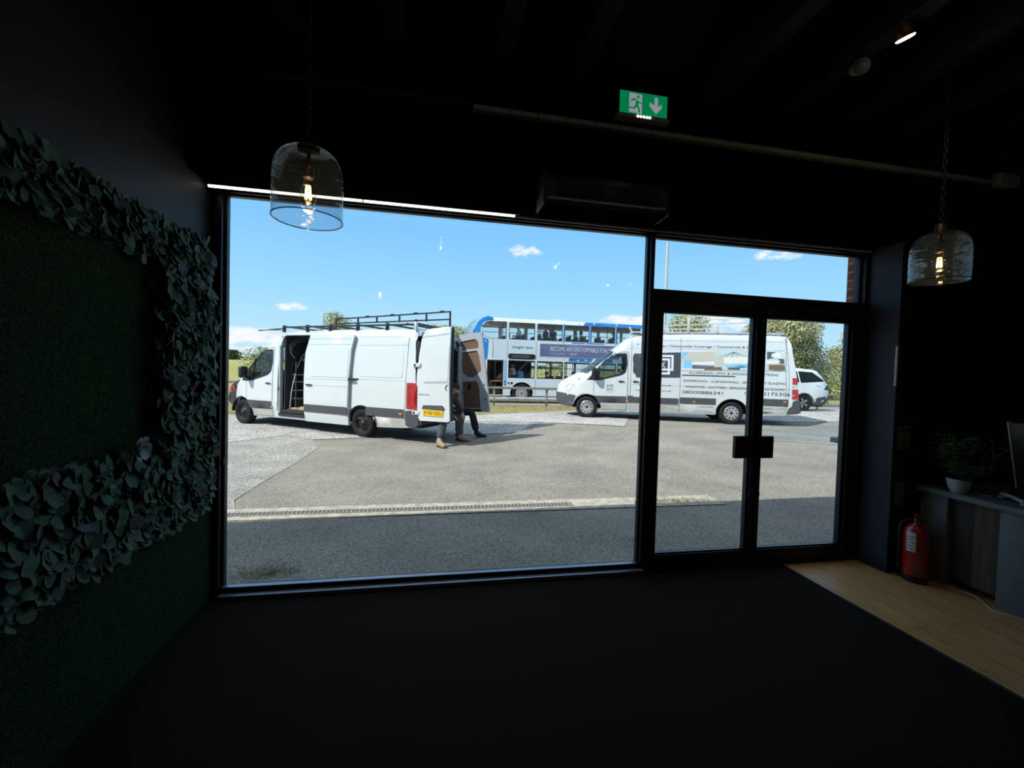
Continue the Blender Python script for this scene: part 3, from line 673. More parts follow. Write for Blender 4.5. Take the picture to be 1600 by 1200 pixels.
b = MB(); b.box((3.545, -.318, 1.48), (3.556, -.302, 1.79), m_grail, bev=.001); b.build('corner_strip', None, 'thin pale vertical strip on the corner of the door return', 'strip', loc=(3.555, -.31, 1.455))
dk = empty('reception_desk', (4.1, -1.1, 0), 0, 'grey reception desk with reclaimed plank panels against the right wall', 'desk')
DX = 3.80
b = MB(); b.box((DX - .03, -2.3, .665), (4.58, -.335, .705), m_desk, bev=.006); child(b, 'desk_top', dk)
for ya, yb in ((-.53, -.37), (-.98, -.825), (-2.25, -2.1)):
    b = MB(); b.box((DX, ya, 0), (DX + .06, yb, .665), m_desk, bev=.004); child(b, 'leg', dk)
b = MB(); b.box((DX + .01, -.37, 0), (4.55, -.345, .665), m_desk, bev=.003); child(b, 'end_panel', dk)
for ya, yb in ((-.825, -.53), (-2.1, -.98)):
    b = MB(); b.box((DX + .045, ya, .055), (DX + .065, yb, .655), m_reclaim); child(b, 'plank_panel', dk)
# things on the desk
pp = empty('potted_plant', (3.845, -.560, .705), 0, 'leafy houseplant in a white ceramic bowl on the desk', 'potted plant')
b = MB(); b.lathe([(0, 0), (.038, 0), (.042, .004), (.058, .04), (.068, .085), (.070, .105), (.066, .105), (.062, .085), (.0, .085)], m_pot, 36); b.build('pot', pp)
b = MB(); b.lathe([(0, .092), (.063, .092)], m_bark, 20); b.build('soil', pp)
b = MB(); st = MB(); rr = random.Random(11)
for k in range(52):
    a = rr.uniform(0, 2 * pi); L = rr.uniform(.14, .42); lean = rr.uniform(.15, .95)
    if sin(a) > 0: lean *= .4
    d = Vector((cos(a) * lean, sin(a) * lean, 1)).normalized(); p0 = Vector((cos(a) * .02, sin(a) * .02, .09)); pts = [p0 + d * L * t - Vector((0, 0, .10 * lean * t * t)) for t in (0, .33, .66, 1)]
    st.tube(pts, .0018, m_pleaf, 5)
    for j in range(9):
        t = rr.uniform(.3, 1); p = p0 + d * L * t - Vector((0, 0, .10 * lean * t * t)); q = rr.uniform(0, 2 * pi)
        ld = (Vector((cos(q), sin(q), rr.uniform(-.3, .5))) + d * .5).normalized(); lw = ld.cross(Vector((0, 0, 1))).normalized() * rr.uniform(.006, .010); LL = rr.uniform(.06, .12)
        if (p + ld * LL).y > .20: continue
        b.add([p, p + ld * LL * .4 + lw, p + ld * LL - Vector((0, 0, LL * .3)), p + ld * LL * .4 - lw], [(0, 1, 2), (0, 2, 3)], m_pleaf, True)
b.build('foliage', pp, kind='stuff'); st.build('stem', pp, kind='stuff')
mo = empty('monitor', (4.05, -.87, .705), 0, 'black monitor with a thin bright edge at the right end of the desk', 'monitor')
b = MB(); T = Matrix.Rotation(RAD(-14), 4, 'Y') @ Matrix.Rotation(RAD(0), 4, 'Z')
b.box((-.012, -.60, .10), (.012, .09, .57), m_screen, T, bev=.004); b.build('screen', mo)
b = MB(); b.box((-.016, .086, .098), (.016, .096, .572), m_grail, T, bev=.002); b.build('bezel', mo)
b = MB(); b.box((-.03, -.28, .01), (-.01, -.22, .2), m_screen, bev=.003); b.box((-.12, -.37, 0), (.08, -.13, .012), m_screen, bev=.004); b.build('stand', mo)
hs = empty('telephone_handset', (3.985, -.77, .705), RAD(-29), 'white curved handset lying on the desk near the monitor', 'handset')
b = MB(); b.tube([(0, .085, .018), (0, .07, .026), (-.006, 0, .034), (-.006, -.09, .026), (0, -.12, .018)], [.014, .020, .011, .012, .019], m_pot, 12); b.build('grip', hs)
b = MB(); b.lathe([(0, 0), (.020, 0), (.020, .012), (0, .013)], m_pot, 16, Matrix.Translation((0, .082, .0))); b.build('earpiece', hs)
b = MB(); b.lathe([(0, 0), (.020, 0), (.020, .012), (0, .013)], m_pot, 16, Matrix.Translation((0, -.115, .0))); b.build('mouthpiece', hs)
b = MB(); T = Matrix.Translation((3.965, -.628, .7055)) @ Matrix.Rotation(.4, 4, 'Z'); b.box((-.03, -.045, 0), (.03, .045, .0015), m_paper, T); b.build('paper_slip', None, 'small white paper slip on the desk beside the pot', 'paper', loc=(3.965, -.628, .7055))
b = MB(); b.tube([(3.9, -.50, .006), (3.79, -.55, .006), (3.80, -.62, .006), (3.83, -.70, .006), (3.76, -.80, .006), (3.70, -.88, .006), (3.74, -.96, .006), (3.79, -1.04, .006), (3.84, -1.2, .006)], .0045, m_cable, 8); b.build('power_cable', None, 'white power cable trailing along the foot of the desk', 'cable', loc=(3.77, -.75, 0))

# ================================================================== GROUND OUTSIDE
PATCH = [(7.7, 7.4), (7.53, 6.6), (7.46, 5.42), (8.75, 4.8), (14., 6.6), (12.4, 7.9), (10.6, 7.5)]
R_ = [(-30, .06), (-1.4, .06), (-1.3, .05), (3.62, .05), (3.62, .19), (30, .19), (30, 16.9), (-30, 16.9)]
drape('car_park', R_, m_tarmac, 0, .8, kind='structure')
drape('chippings_patch', [(-14, .3), (-1.95, .3), (-2.05, 1.95), (-2.2, 2.3), (-2.23, 4.6), (-2.27, 6.18), (-2.65, 7.2), (-3.35, 7.90), (-4.22, 6.82), (-6.5, 6.0), (-14, 5.6)], m_coarse, .006, .6, kind='structure')
drape('gravel_strip', [(-20, 5.4), (-6.5, 6.0), (-4.22, 6.82), (-3.35, 7.90), (-2.65, 7.2), (-.6, 7.7), (1.1, 7.9), (2.15, 7.69), (3.15, 9.23), (5.14, 7.65), (6.51, 10.13), (9.2, 9.9), (12.0, 8.6), (22, 9.0), (26, 14.2), (12, 13.4), (7, 12.6), (4.0, 11.85), (2.2, 12.5), (-3, 12.6), (-20, 12.0)], m_gravel, .012, .6, kind='structure')
drape('grass_verge', [(-30, 11.9), (-20, 12.0), (-3, 12.6), (2.2, 12.5), (4.0, 11.85), (7, 12.6), (12, 13.4), (26, 14.2), (30, 14.4), (30, 16.6), (-30, 16.6)], m_grass, .018, .8, kind='structure')
b = MB(); b.add([(-90, 16.5, -.07), (110, 16.5, -.07), (110, 23.4, -.07), (-90, 23.4, -.07)], [(0, 1, 2, 3)], m_road); b.build('road', kind='structure')
def fieldz(y): return -.05 if y < 24 else (-.05 + (y - 24) / 38 * 2.15 if y < 62 else 2.10 + (y - 62) * .0098)
ys_f = (23.2, 24, 32, 42, 52, 62, 100, 160, 260, 420)
b = MB(); b.add([p for y in ys_f for p in ((-300, y, fieldz(y)), (0, y, fieldz(y)), (300, y, fieldz(y)))], [(i * 3 + k, i * 3 + k + 1, i * 3 + k + 4, i * 3 + k + 3) for i in range(len(ys_f) - 1) for k in (0, 1)], m_field); b.build('field', kind='structure')
drape('tarmac_patch', PATCH, m_patch, .004, .6, kind='structure')
# verge grass tufts
b = MB(); rr = random.Random(4)
for _ in range(2600):
    x = rr.uniform(-14, 22); y = rr.uniform(12.5, 15.7)
    if y < 14.9 and not (-1.5 < x < 11.5): continue
    z = gz(x, y) + .015; a = rr.uniform(0, 6.3); h = rr.uniform(.03, .09)
    b.add([(x, y, z), (x + .03 * cos(a), y + .03 * sin(a), z), (x + .05 * cos(a + .7), y + .04 * sin(a), z + h)], [(0, 1, 2)], m_grass)
b.build('verge_tufts', None, 'dry grass tufts along the verge in front of the bus', 'grass', kind='stuff')
# drain channel
t = empty('drain_channel', (.9, 1.6, 0), 0, 'slotted metal drain channel set in a pale concrete strip', 'drain')
ya = lambda x: 1.645 - .032 * (x + 1)
def dr(x0, x1, da, db, m, off, mb, seg=.4):
    n = max(1, int((x1 - x0) / seg))
    for i in range(n):
        a = x0 + (x1 - x0) * i / n; c = x0 + (x1 - x0) * (i + 1) / n
        P = [(a, ya(a) + da), (c, ya(c) + da), (c, ya(c) + db), (a, ya(a) + db)]
        mb.add([(x, y, gz(x, y) + off - .03) for x, y in P] + [(x, y, gz(x, y) + off) for x, y in P], [(4, 5, 6, 7), (0, 1, 5, 4), (1, 2, 6, 5), (2, 3, 7, 6), (3, 0, 4, 7)], m)
b = MB(); dr(-7, 3.45, -.10, .26, m_conc, .012, b); child(b, 'concrete_bed', t)
b = MB(); dr(-7, 1.62, .01, .125, m_grate, .018, b); child(b, 'grate_frame', t)
b = MB(); x = -6.9
while x < 1.55:
    y = ya(x); z = gz(x, y) + .0195; b.add([(x, y + .03, z), (x + .017, y + .03, z), (x + .017, y + .105, z), (x, y + .105, z)], [(0, 1, 2, 3)], m_slot); x += .042
child(b, 'slot', t, kind='stuff')
b = MB(); rr = random.Random(8)
for _ in range(220):
    x = rr.gauss(2.9, .28); y = ya(x) + rr.uniform(.0, .12); a = rr.uniform(0, 6.3); L = rr.uniform(.02, .07)
    b.add([(x, y, gz(x, y) + .012), (x + .012, y + .008, gz(x, y) + .012), (x + L * cos(a), y + L * sin(a), gz(x, y) + .015 + L * .7)], [(0, 1, 2)], m_tree)
b.build('drain_weeds', None, 'small green weeds growing at the right end of the drain strip', 'weeds', kind='stuff')
b = MB(); rr = random.Random(9)
for _ in range(260):
    x = rr.gauss(-1.18, .13); y = rr.gauss(.38, .07); a = rr.uniform(0, 6.3); L = rr.uniform(.02, .07)
    b.add([(x, y, gz(x, y) + .008), (x + .008, y + .006, gz(x, y) + .008), (x + L * cos(a), y + L * sin(a), gz(x, y) + .01 + L * .3)], [(0, 1, 2)], m_grass)
b.build('moss_tuft', None, 'brown grass tuft outside the lower left corner of the window', 'weeds', kind='stuff')
b = MB(); rr = random.Random(21)
for _ in range(60):
    x = rr.uniform(2.4, 4.6) if rr.random() < .6 else rr.uniform(-1.6, 4); y = rr.uniform(.25, 2.6) if rr.random() < .7 else rr.uniform(1, 5); s_ = rr.uniform(.003, .008); z = gz(x, y) + .004
    if 1.1 < y < 2.0: continue
    T = Matrix.Translation((x, y, z)) @ Matrix.Rotation(rr.uniform(0, 3), 4, 'Z'); b.box((-s_, -s_ * .7, -.004), (s_, s_ * .7, s_ * .8), m_paper, T)
b.build('loose_chippings', None, 'scattered white stone chips on the tarmac outside the doors', 'stones', kind='stuff')

# ================================================================== VANS
SIL = [(.64, .36), (.74, .50), (.75, .74), (.72, .96), (.62, 1.10), (.38, 1.23), (.02, 1.42), (-.12, 1.53), (-.45, 1.82), (-.80, 2.12), (-.97, 2.25), (-1.16, 2.40), (-1.45, 2.52), (-1.9, 2.57), (-3., 2.60), (-4.4, 2.60), (-5.4, 2.59), (-5.72, 2.56), (-5.84, 2.47), (-5.88, 2.1), (-5.92, 1.5), (-5.93, .8), (-5.93, .40)]
BOT = [(-5.75, .34), (-4.77, .29), (-3.87, .27), (-.47, .27), (.38, .33)]
class VanShape:
    def __init__(s, hs=1., rs=0.):
        s.hs = hs; f = lambda x, z: (x - ((rs * max(0, (2.4 - z)) + (.05 if rs else 0)) if x < -5.6 else 0) + (.06 if (not rs and x < -5.8 and z > 1.4) else 0), z if z < 2.05 else 2.05 + (z - 2.05) * hs)
        s.top = [f(*p) for p in SIL]; s.out = s.top + BOT
        s.segs = list(zip(s.top[:-1], s.top[1:]))
    def w(s, x, z):
        w = .985
        if z < .7: w -= .06 * ((.7 - z) / .4) ** 2
        if z > 1.25: w -= .11 * min(1.3, (z - 1.25) / 1.35) ** 1.4
        if x > -.4: w -= .34 * min(1, ((x + .4) / 1.15)) ** 2.2
        return w
    def yf(s, x, z):
        w = s.w(x, z); r = .15
        d = min(segd((x, z), a, b_) for a, b_ in s.segs[:18])
        if d < r: w -= (r - math.sqrt(max(0, r * r - (r - d) ** 2))) * .75
        return w
def wheel(parent, loc, kind, R=.345, wd=.235, side=1, name='wheel'):
    t = empty(name, loc); t.parent = parent
    T = Matrix.Rotation(-pi / 2 * side, 4, 'X'); rim = R * .62
    b = MB(); b.lathe([(rim, -wd / 2), (R * .86, -wd / 2), (R * .965, -wd / 2 + .02), (R, -wd / 2 + .05), (R, wd / 2 - .05), (R * .965, wd / 2 - .02), (R * .86, wd / 2), (rim + .01, wd / 2 - .004), (rim, wd / 2 - .02)], m_rubber, 40, T); b.build('tyre', t)
    mr = m_steel if kind == 'steel' else m_silver
    b = MB(); b.lathe([(rim, wd / 2 - .025), (rim - .012, wd / 2 - .012), (rim - .022, wd / 2 - .03), (rim - .03, .03), (rim * .78, .015), (rim * .70, wd / 2 - .05), (rim * .45, wd / 2 - .055), (rim * .34, wd / 2 - .02), (rim * .30, wd / 2 - .005), (0, wd / 2 - .002)] if kind == 'steel' else
                   [(rim, wd / 2 - .018), (rim - .012, wd / 2 - .006), (rim * .80, wd / 2 - .008), (rim * .55, wd / 2 - .002), (rim * .3, wd / 2 + .008), (0, wd / 2 + .010)], mr, 40, T)
    if kind == 'alloy':
        b = MB(); b.lathe([(rim, wd / 2 - .02), (rim - .02, wd / 2 - .005), (rim - .03, wd / 2 - .03), (rim - .03, 0), (0, -.01)], m_dplast, 40, T)
        for k in range(5):
            for dq in (-.16, .16):
                a = 2 * pi * k / 5; T2 = T @ Matrix.Rotation(a, 4, 'Z'); 
                b.add([(.03, -.02, wd / 2 - .01), (.03, .02, wd / 2 - .01), (rim - .02, dq * rim + .02, wd / 2 - .012), (rim - .02, dq * rim - .02, wd / 2 - .012), (.03, -.02, wd / 2 - .05), (.03, .02, wd / 2 - .05), (rim - .02, dq * rim + .02, wd / 2 - .04), (rim - .02, dq * rim - .02, wd / 2 - .04)], [(0, 3, 2, 1), (0, 1, 2, 3), (0, 4, 7, 3), (1, 2, 6, 5), (2, 3, 7, 6)], m_silver, False, T2)
    b.build('rim', t)
    n = 12 if kind == 'steel' else (10 if kind == 'cap' else 0)
    for k in range(n):
        r0 = rim * (.60 if kind == 'steel' else .74); zz = wd / 2 - (.056 if kind == 'steel' else .010)
        if k == 0: b = MB(); b.box((r0 - (.013 if kind == 'steel' else .022), -.020, zz), (r0 + .024, .020, zz + .010), m_gasket, None, bev=.004); o0 = b.build('vent_hole', t); o = o0
        else: o = o0.copy(); COL.objects.link(o); o.parent = t
        o.matrix_local = T @ Matrix.Rotation(2 * pi * k / n, 4, 'Z')
    if kind == 'cap': b = MB(); b.lathe([(0, wd / 2 + .012), (.045, wd / 2 + .011)], m_steel, 20, T); b.build('centre_cap', t)
    n = 6 if kind != 'alloy' else 5
    for k in range(n):
        r0 = rim * .38
        if k == 0: b = MB(); b.lathe([(.008, wd / 2 - .03), (.008, wd / 2 + .004), (0, wd / 2 + .006)], m_steel, 8, Matrix.Translation((r0, 0, 0))); o0 = b.build('wheel_nut', t); o = o0
        else: o = o0.copy(); COL.objects.link(o); o.parent = t
        o.matrix_local = T @ Matrix.Rotation(2 * pi * k / n, 4, 'Z')
    return t
def person(name, J, label, body, clothes, hair=None, hairm=None, group=None, cap=False, parent=None, lod=2):
    """J: joint dict (world metres relative to the empty); body: skin surface; clothes: [(name, chains, material, extra radius)]"""
    t = empty(name, (0, 0, 0), 0, label, 'person', group)
    def skin(nm, chains, m, grow, par, sub=lod):
        vs = []; es = []; rad = []; idx = {}
        for ch in chains:
            prev = None
            for key, r in ch:
                if key not in idx: idx[key] = len(vs); vs.append(Vector(J[key])); rad.append(r + grow)
                if prev is not None: es.append((prev, idx[key]))
                prev = idx[key]
        me = bpy.data.meshes.new(nm); me.from_pydata(vs, es, []); me.update()
        o = bpy.data.objects.new(nm, me); COL.objects.link(o)
        md = o.modifiers.new('s', 'SKIN'); md.use_smooth_shade = True
        for i, sv in enumerate(me.skin_vertices[0].data): sv.radius = (rad[i], rad[i]); sv.use_root = (i == 0)
        o.modifiers.new('u', 'SUBSURF').levels = sub; o.modifiers['u'].render_levels = sub
        bpy.context.view_layer.update(); dg = bpy.context.evaluated_depsgraph_get()
        m2 = bpy.data.meshes.new_from_object(o.evaluated_get(dg)); bpy.data.objects.remove(o)
        m2.materials.clear(); m2.materials.append(m)
        o = bpy.data.objects.new(nm, m2); COL.objects.link(o); o.parent = par; return o
    bo = skin('body', body, m_skin, 0, t)
    for nm, ch, m, g in clothes: skin(nm, ch, m, g, t)
    H = Vector(J['head']); nk = Vector(J['neck']); up = (H - nk).normalized(); fc = Vector(J['face']).normalized(); fc = (fc - up * fc.dot(up)).normalized(); sdv = up.cross(fc)
    T = Matrix((fc, sdv, up)).transposed().to_4x4(); T.translation = H
    b = MB(); n = 14; vs = []; fs = []
    for j in range(n + 1):          # head with brow, nose and chin relief
        ph = pi * j / n; z = cos(ph)
        for i in range(20):
            th = 2 * pi * i / 20; x = sin(ph) * cos(th); y = sin(ph) * sin(th)
            px, py, pz = x * .098, y * .076, z * .118
            if z < 0: py *= 1 - .25 * (-z); px = px * (1 - .10 * (-z)) + .012 * (-z)
            fr = max(0, cos(th)) ** 10 * sin(ph)
            px += fr * (.022 * math.exp(-((z + .12) / .18) ** 2) + .010 * math.exp(-((z - .28) / .12) ** 2) + .008 * math.exp(-((z + .55) / .1) ** 2))
            vs.append((px, py, pz))
    for j in range(n):
        for i in range(20): fs.append((j * 20 + i, j * 20 + (i + 1) % 20, (j + 1) * 20 + (i + 1) % 20, (j + 1) * 20 + i))
    b.add(vs, fs, m_skin, True, T)
    for s_ in (-1, 1):
        b.lathe([(0, -.01), (.022, -.008), (.030, 0), (.020, .008), (0, .005)], m_skin, 10, T @ Matrix.Translation((-.005, s_ * .078, -.005)) @ Matrix.Rotation(pi / 2 * s_, 4, 'X'))
        b.lathe([(0, .0), (.010, 0), (.007, .005), (0, .007)], m_wfab, 8, T @ Matrix.Translation((.088, s_ * .030, .012)) @ Matrix.Rotation(pi / 2, 4, 'Y'))
        b.lathe([(0, .006), (.005, .006), (0, .009)], m_hair, 8, T @ Matrix.Translation((.088, s_ * .030, .012)) @ Matrix.Rotation(pi / 2, 4, 'Y'))
    b.box((.088, -.02, -.062), (.096, .02, -.056), m_red, T, bev=.002)
    # merge the head into the body mesh
    me = bo.data; bm = bmesh.new(); bm.from_mesh(me); me2 = bpy.data.meshes.new('h'); me2.from_pydata(b.v, [], b.f)
    for m in b.mats:
        if m.name not in [q.name for q in me.materials]: me.materials.append(m)
    lut = [[q.name for q in me.materials].index(m.name) for m in b.mats]
    for p, mi in zip(me2.polygons, b.m): p.material_index = lut[mi]; p.use_smooth = True
    me2.update(); k = len(bm.faces); bm.from_mesh(me2); bm.to_mesh(me); bm.free(); bpy.data.meshes.remove(me2)
    if hairm:
        b = MB(); vs = []; fs = []
        for j in range(9):
            ph = pi * .62 * j / 8
            for i in range(18):
                th = 2 * pi * i / 18; back = .5 - .5 * cos(th); p_ = ph * (.62 + .42 * back)
                vs.append((sin(p_) * cos(th) * .108 - .004, sin(p_) * sin(th) * .088, cos(p_) * .130))
        for j in range(8):
            for i in range(18): fs.append((j * 18 + i, (j + 1) * 18 + i, (j + 1) * 18 + (i + 1) % 18, j * 18 + (i + 1) % 18))
        b.add(vs, fs, hairm, True, T)
        if cap: b.box((.06, -.055, .040), (.150, .055, .052), hairm, T, bev=.004)
        b.build('cap' if cap else 'hair', t)
    return t
def hand(mb, wrist, d, up, m, k=1.):
    """palm with five bent fingers"""
    d = Vector(d).normalized(); up = Vector(up); up = (up - d * up.dot(d)).normalized(); s_ = d.cross(up); w = Vector(wrist)
    T = Matrix((d, s_, up)).transposed().to_4x4(); T.translation = w
    mb.box((0, -.038 * k, -.012 * k), (.085 * k, .038 * k, .012 * k), m, T, bev=.010)
    for i, L in enumerate((.062, .075, .080, .070)):
        y = (.030 - .020 * i) * k
        mb.tube([T @ Vector(p) for p in ((.075 * k, y, 0), ((.08 + L * .5) * k, y, -.008 * k), ((.08 + L * .85) * k, y * .95, -.030 * k), ((.08 + L) * k, y * .9, -.045 * k))], [.009 * k, .0085 * k, .008 * k, .006 * k], m, 7)
    mb.tube([T @ Vector(p) for p in ((.02 * k, .034 * k, -.004), (.05 * k, .062 * k, -.014 * k), (.085 * k, .068 * k, -.026 * k))], [.011 * k, .010 * k, .008 * k], m, 7)

def van(kind):
    V1 = kind == 1
    S_ = VanShape(1.0 if V1 else 1.34, 0. if V1 else .10); yf = S_.yf; zt = lambda z: z if z < 2.05 else 2.05 + (z - 2.05) * S_.hs
    loc, hd = ((-4.677, 10.762, -.163), 2.544) if V1 else ((5.238, 10.786, .112), 2.773)
    t = empty('van', loc, hd, 'white panel van with its side and rear doors open and a black roof rack' if V1 else 'white signwritten panel van with closed doors parked behind the glass doors', 'van', 'white panel vans in the car park')
    wx = (0, -4.325)
    arch = [[(x + .44 * cos(a), .345 + .42 * sin(a)) for a in [pi * -.12 + (pi * 1.24) * k / 22 for k in range(23)]] for x in wx]
    def cut(poly):      # outline with wheel arches bitten out of the lower edge
        return poly
    out = S_.top + [(-5.80, .34), (-4.80, .29)]
    out += [(wx[1] - .44 * cos(a), .345 + .42 * sin(a)) for a in [RAD(-8) + RAD(196) * k / 20 for k in range(21)]]
    out += [(-3.84, .27), (-.47, .27)]
    out += [(wx[0] - .44 * cos(a), .345 + .42 * sin(a)) for a in [RAD(-8) + RAD(196) * k / 20 for k in range(21)]]
    out += [(.46, .33)]
    win = rnd([(-.04, 1.27), (-.32, 1.62), (-.68, 1.99), (-.90, 2.05), (-1.17, 2.06), (-1.19, 1.75), (-1.14, 1.52), (-1.04, 1.44), (-.40, 1.26)], .06)
    slide = rnd([(-1.44, .36), (-1.44, 2.1), (-1.56, 2.47), (-2.78, 2.47), (-2.78, .36)], .08)
    body = MB()
    holesL = [win] + ([slide] if V1 else [])
    panel(body, out, m_white, holesL, yf, 0, .03, 1, .13, m_white)
    panel(body, out, m_white, [win], yf, 0, .03, -1, .22, m_white)
    top = S_.top; ww = lambda x, z: yf(x, z)
    crown = lambda x, z: (.055 if z > 1.2 else .03) if x > -5.7 else .0
    bul = lambda x, z: (.30 * min(1, (2.6 - z) / 1.2) if x > -1.3 else 0)
    strip(body, top[0:7], ww, m_white, crown, bul)
    strip(body, top[9:(20 if V1 else 23)] if not V1 else top[9:19], ww, m_white, crown, bul)
    body.build('body', t)
    b = MB(); strip(b, top[6:10], lambda x, z: ww(x, z) - .01, m_carglass, crown, bul); b.build('windscreen', t)
    b = MB(); panel(b, win, m_carglass, (), yf, -.012, 0, 1, .3); b.build('side_window', t); b = MB(); panel(b, win, m_carglass, (), yf, -.012, 0, -1, .3); b.build('side_window', t)
    b = MB(); fr = rnd([(-.01, 1.22), (-.30, 1.63), (-.67, 2.03), (-.90, 2.09), (-1.20, 2.10), (-1.23, 1.75), (-1.18, 1.49), (-1.06, 1.40), (-.40, 1.22)], .06)
    panel(b, fr, m_dplast, [rnd([(-.05, 1.29), (-.32, 1.61), (-.68, 1.97), (-.90, 2.03), (-1.15, 2.04), (-1.17, 1.75), (-1.12, 1.53), (-1.03, 1.46), (-.40, 1.28)], .06)], yf, .004, .01, 1, .3)
    b.bar((-.46, yf(-.46, 1.3) + .004, 1.28), (-.50, yf(-.5, 1.8) + .004, 1.84), .012, .03, m_dplast)
    panel(b, [(.03, 1.22), (-.34, 1.60), (-.30, 1.26), (-.20, 1.22)], m_dplast, (), yf, .006, .01, 1, .3); b.build('window_trim', t)
    # gaps of the doors (dark shut lines) as inset seals
    def seam(poly, name='door_seal', closed=True, r=.006, sd=1):
        bb = MB(); pts = dens(poly, .12); bb.tube([(x, sd * (yf(x, z) + .001), z) for x, z in pts], r, m_gasket, 5, closed); return bb.build(name, t)
    cabd = rnd([(-.20, .72), (-.20, 1.24), (.0, 1.24), (-.33, 1.66), (-.70, 2.06), (-.92, 2.13), (-1.25, 2.14), (-1.25, .30), (-.46, .30), (-.40, .50)], .05)
    dr_ = MB(); panel(dr_, [(-.20, .74), (-.20, 1.20), (-1.23, 1.20), (-1.23, .74)], m_white, (), yf, .0035, .004, 1, .25); dr_.build('cab_door_skin', t)
    seam(cabd)
    def stripe(x0, x1, z0=.50, z1=.70, dz=0.):
        bb = MB(); panel(bb, rect(x1, z0 + dz, x0, z1 + dz, .02), m_plast, (), yf, .010, .016, 1, .3); return bb.build('side_moulding', t)
    d_ = 0. if V1 else .06
    bb = MB(); panel(bb, [(-.22, .70 + d_ * .3), (-1.22, .70 + d_ * .5), (-1.22, .49 + d_ * .5), (-.38, .48 + d_ * .4)], m_plast, (), yf, .010, .016, 1, .3); bb.build('side_moulding', t)
    if V1: stripe(-4.46, -5.58, .55, .75)
    else:
        stripe(-1.27, -2.78, .54, .73); stripe(-2.82, -3.86, .58, .77); stripe(-4.77, -5.86, .61, .82)
    bb = MB(); panel(bb, [(-1.26, .70 + d_), (-1.43, .70 + d_), (-1.43, .50 + d_), (-1.26, .50 + d_)], m_plast if not V1 else m_white, (), yf, .008, .012, 1, .3); bb.build('side_moulding', t)
    for x, z in (((-1.21, .53), (-5.45, .62)) if V1 else ((-1.21, .57), (-3.2, .62), (-5.72, .72))):
        bb = MB(); panel(bb, rect(x - .08, z, x, z + .045, .012), m_orange, (), yf, .020, .012, 1, .3); bb.build('side_marker', t)
    # bumpers
    bb = MB(); bp = [(.36, .70), (.76, .76), (.77, .50), (.66, .34), (.43, .32), (.45, .45), (.43, .58)]
    for sd in (1, -1): panel(bb, bp, m_plast, (), yf, .012, .02, sd, .2)
    strip(bb, [(.65, .33), (.765, .50), (.765, .76)], lambda x, z: yf(x - .02, z), m_plast, .02, .30); bb.build('front_bumper', t)
    bb = MB(); xr = -5.93 if V1 else -6.12
    bp = [(-5.60, .72), (xr - .01, .76), (xr - .04, .72), (xr - .04, .42), (-5.80, .33), (-5.62, .40)] if V1 else [(-5.99, .78), (-6.15, .82), (-6.20, .46), (-6.10, .40), (-5.83, .38), (-5.88, .55), (-5.96, .62)]
    for sd in (1, -1): panel(bb, bp, m_plast, (), lambda x, z: yf(x, min(max(z, .5), 1.)), .010, .03, sd, .2)
    bb.box((xr - .10, -.96, .42), (xr + .02, .96, .58 if V1 else .72), m_plast, bev=.01); bb.build('rear_bumper', t)
    # lamps
    hl = rnd([(.70, .80), (.72, 1.00), (.60, 1.09), (.40, 1.07), (.58, .84)], .03)
    for sd in (1, -1): bb = MB(); panel(bb, hl, m_clear, (), yf, .006, .01, sd, .2); bb.build('headlamp', t)
    tlx = (-5.63, -5.86) if V1 else (-5.93, -6.09)
    for sd in (1, -1):
        if V1:
            bb = MB(); panel(bb, rnd([(-5.64, .77), (-5.64, 1.36), (-5.87, 1.36), (-5.925, 1.30), (-5.93, .77)], .03), m_red, (), yf, .012, .02, sd, .2); tl = bb.build('tail_lamp', t)
            bb = MB(); panel(bb, rnd([(-5.68, .82), (-5.68, 1.31), (-5.72, 1.31), (-5.73, .86), (-5.84, .86), (-5.84, .82)], .01), m_orange if False else m_red, (), yf, .020, .01, sd, .3); bb.build('lamp_rib', tl)
        else:
            tl = None
            for z0_, z1_, mm in ((1.27, 1.46, m_red), (1.12, 1.265, m_clear), (.83, 1.115, m_red)):
                bb = MB(); panel(bb, [(-5.955, z0_), (-5.945, z1_), (-5.98 - .10 * (2.4 - z1_), z1_), (-5.98 - .10 * (2.4 - z0_), z0_)], mm, (), yf, .012, .03, sd, .2)
                if tl is None: tl = bb.build('tail_lamp', t)
                else: bb.build('lamp_section', tl, 'clear lamp section' if mm is m_clear else None)
            bb = MB(); panel(bb, rect(-6.01, .93, -5.955, .96), m_clear, (), yf, .018, .01, sd, .3); bb.build('reflector_band', tl)
    # door handles
    for x, z in (((-1.02, 1.18),) if V1 else ((-.98, 1.20), (-1.42, 1.21))):
        bb = MB(); y = yf(x, z); bb.box((x - .16, y + .004, z - .016), (x + .02, y + .034, z + .016), m_dplast, bev=.012); bb.lathe([(0, 0), (.035, 0), (.03, .004)], m_plast, 14, Matrix.Translation((x - .05, y + .002, z)) @ Matrix.Rotation(-pi / 2, 4, 'X')); bb.build('door_handle', t)
    # mirrors
    for sd in (1, -1):
        bb = MB(); y = yf(-.2, 1.4); x0 = -.34 if V1 else -.25
        bb.box((x0 - .02, sd * (y + .06), 1.30), (x0 + .13, sd * (y + .27), 1.62), m_dplast, bev=.05); bb.bar((x0 + .03, sd * (y - .05), 1.25), (x0 + .03, sd * (y + .14), 1.34), .09, .06, m_dplast); bb.build('wing_mirror', t)
    # wheels
    for x in wx:
        for sd in (1, -1): wheel(t, (x, sd * .835, .345), 'steel' if V1 else 'cap', side=sd)
    # wheel wells & chassis & lining
    bb = MB()
    bb.box((-5.8, -.60, .30), (.5, .60, .42), m_lining)
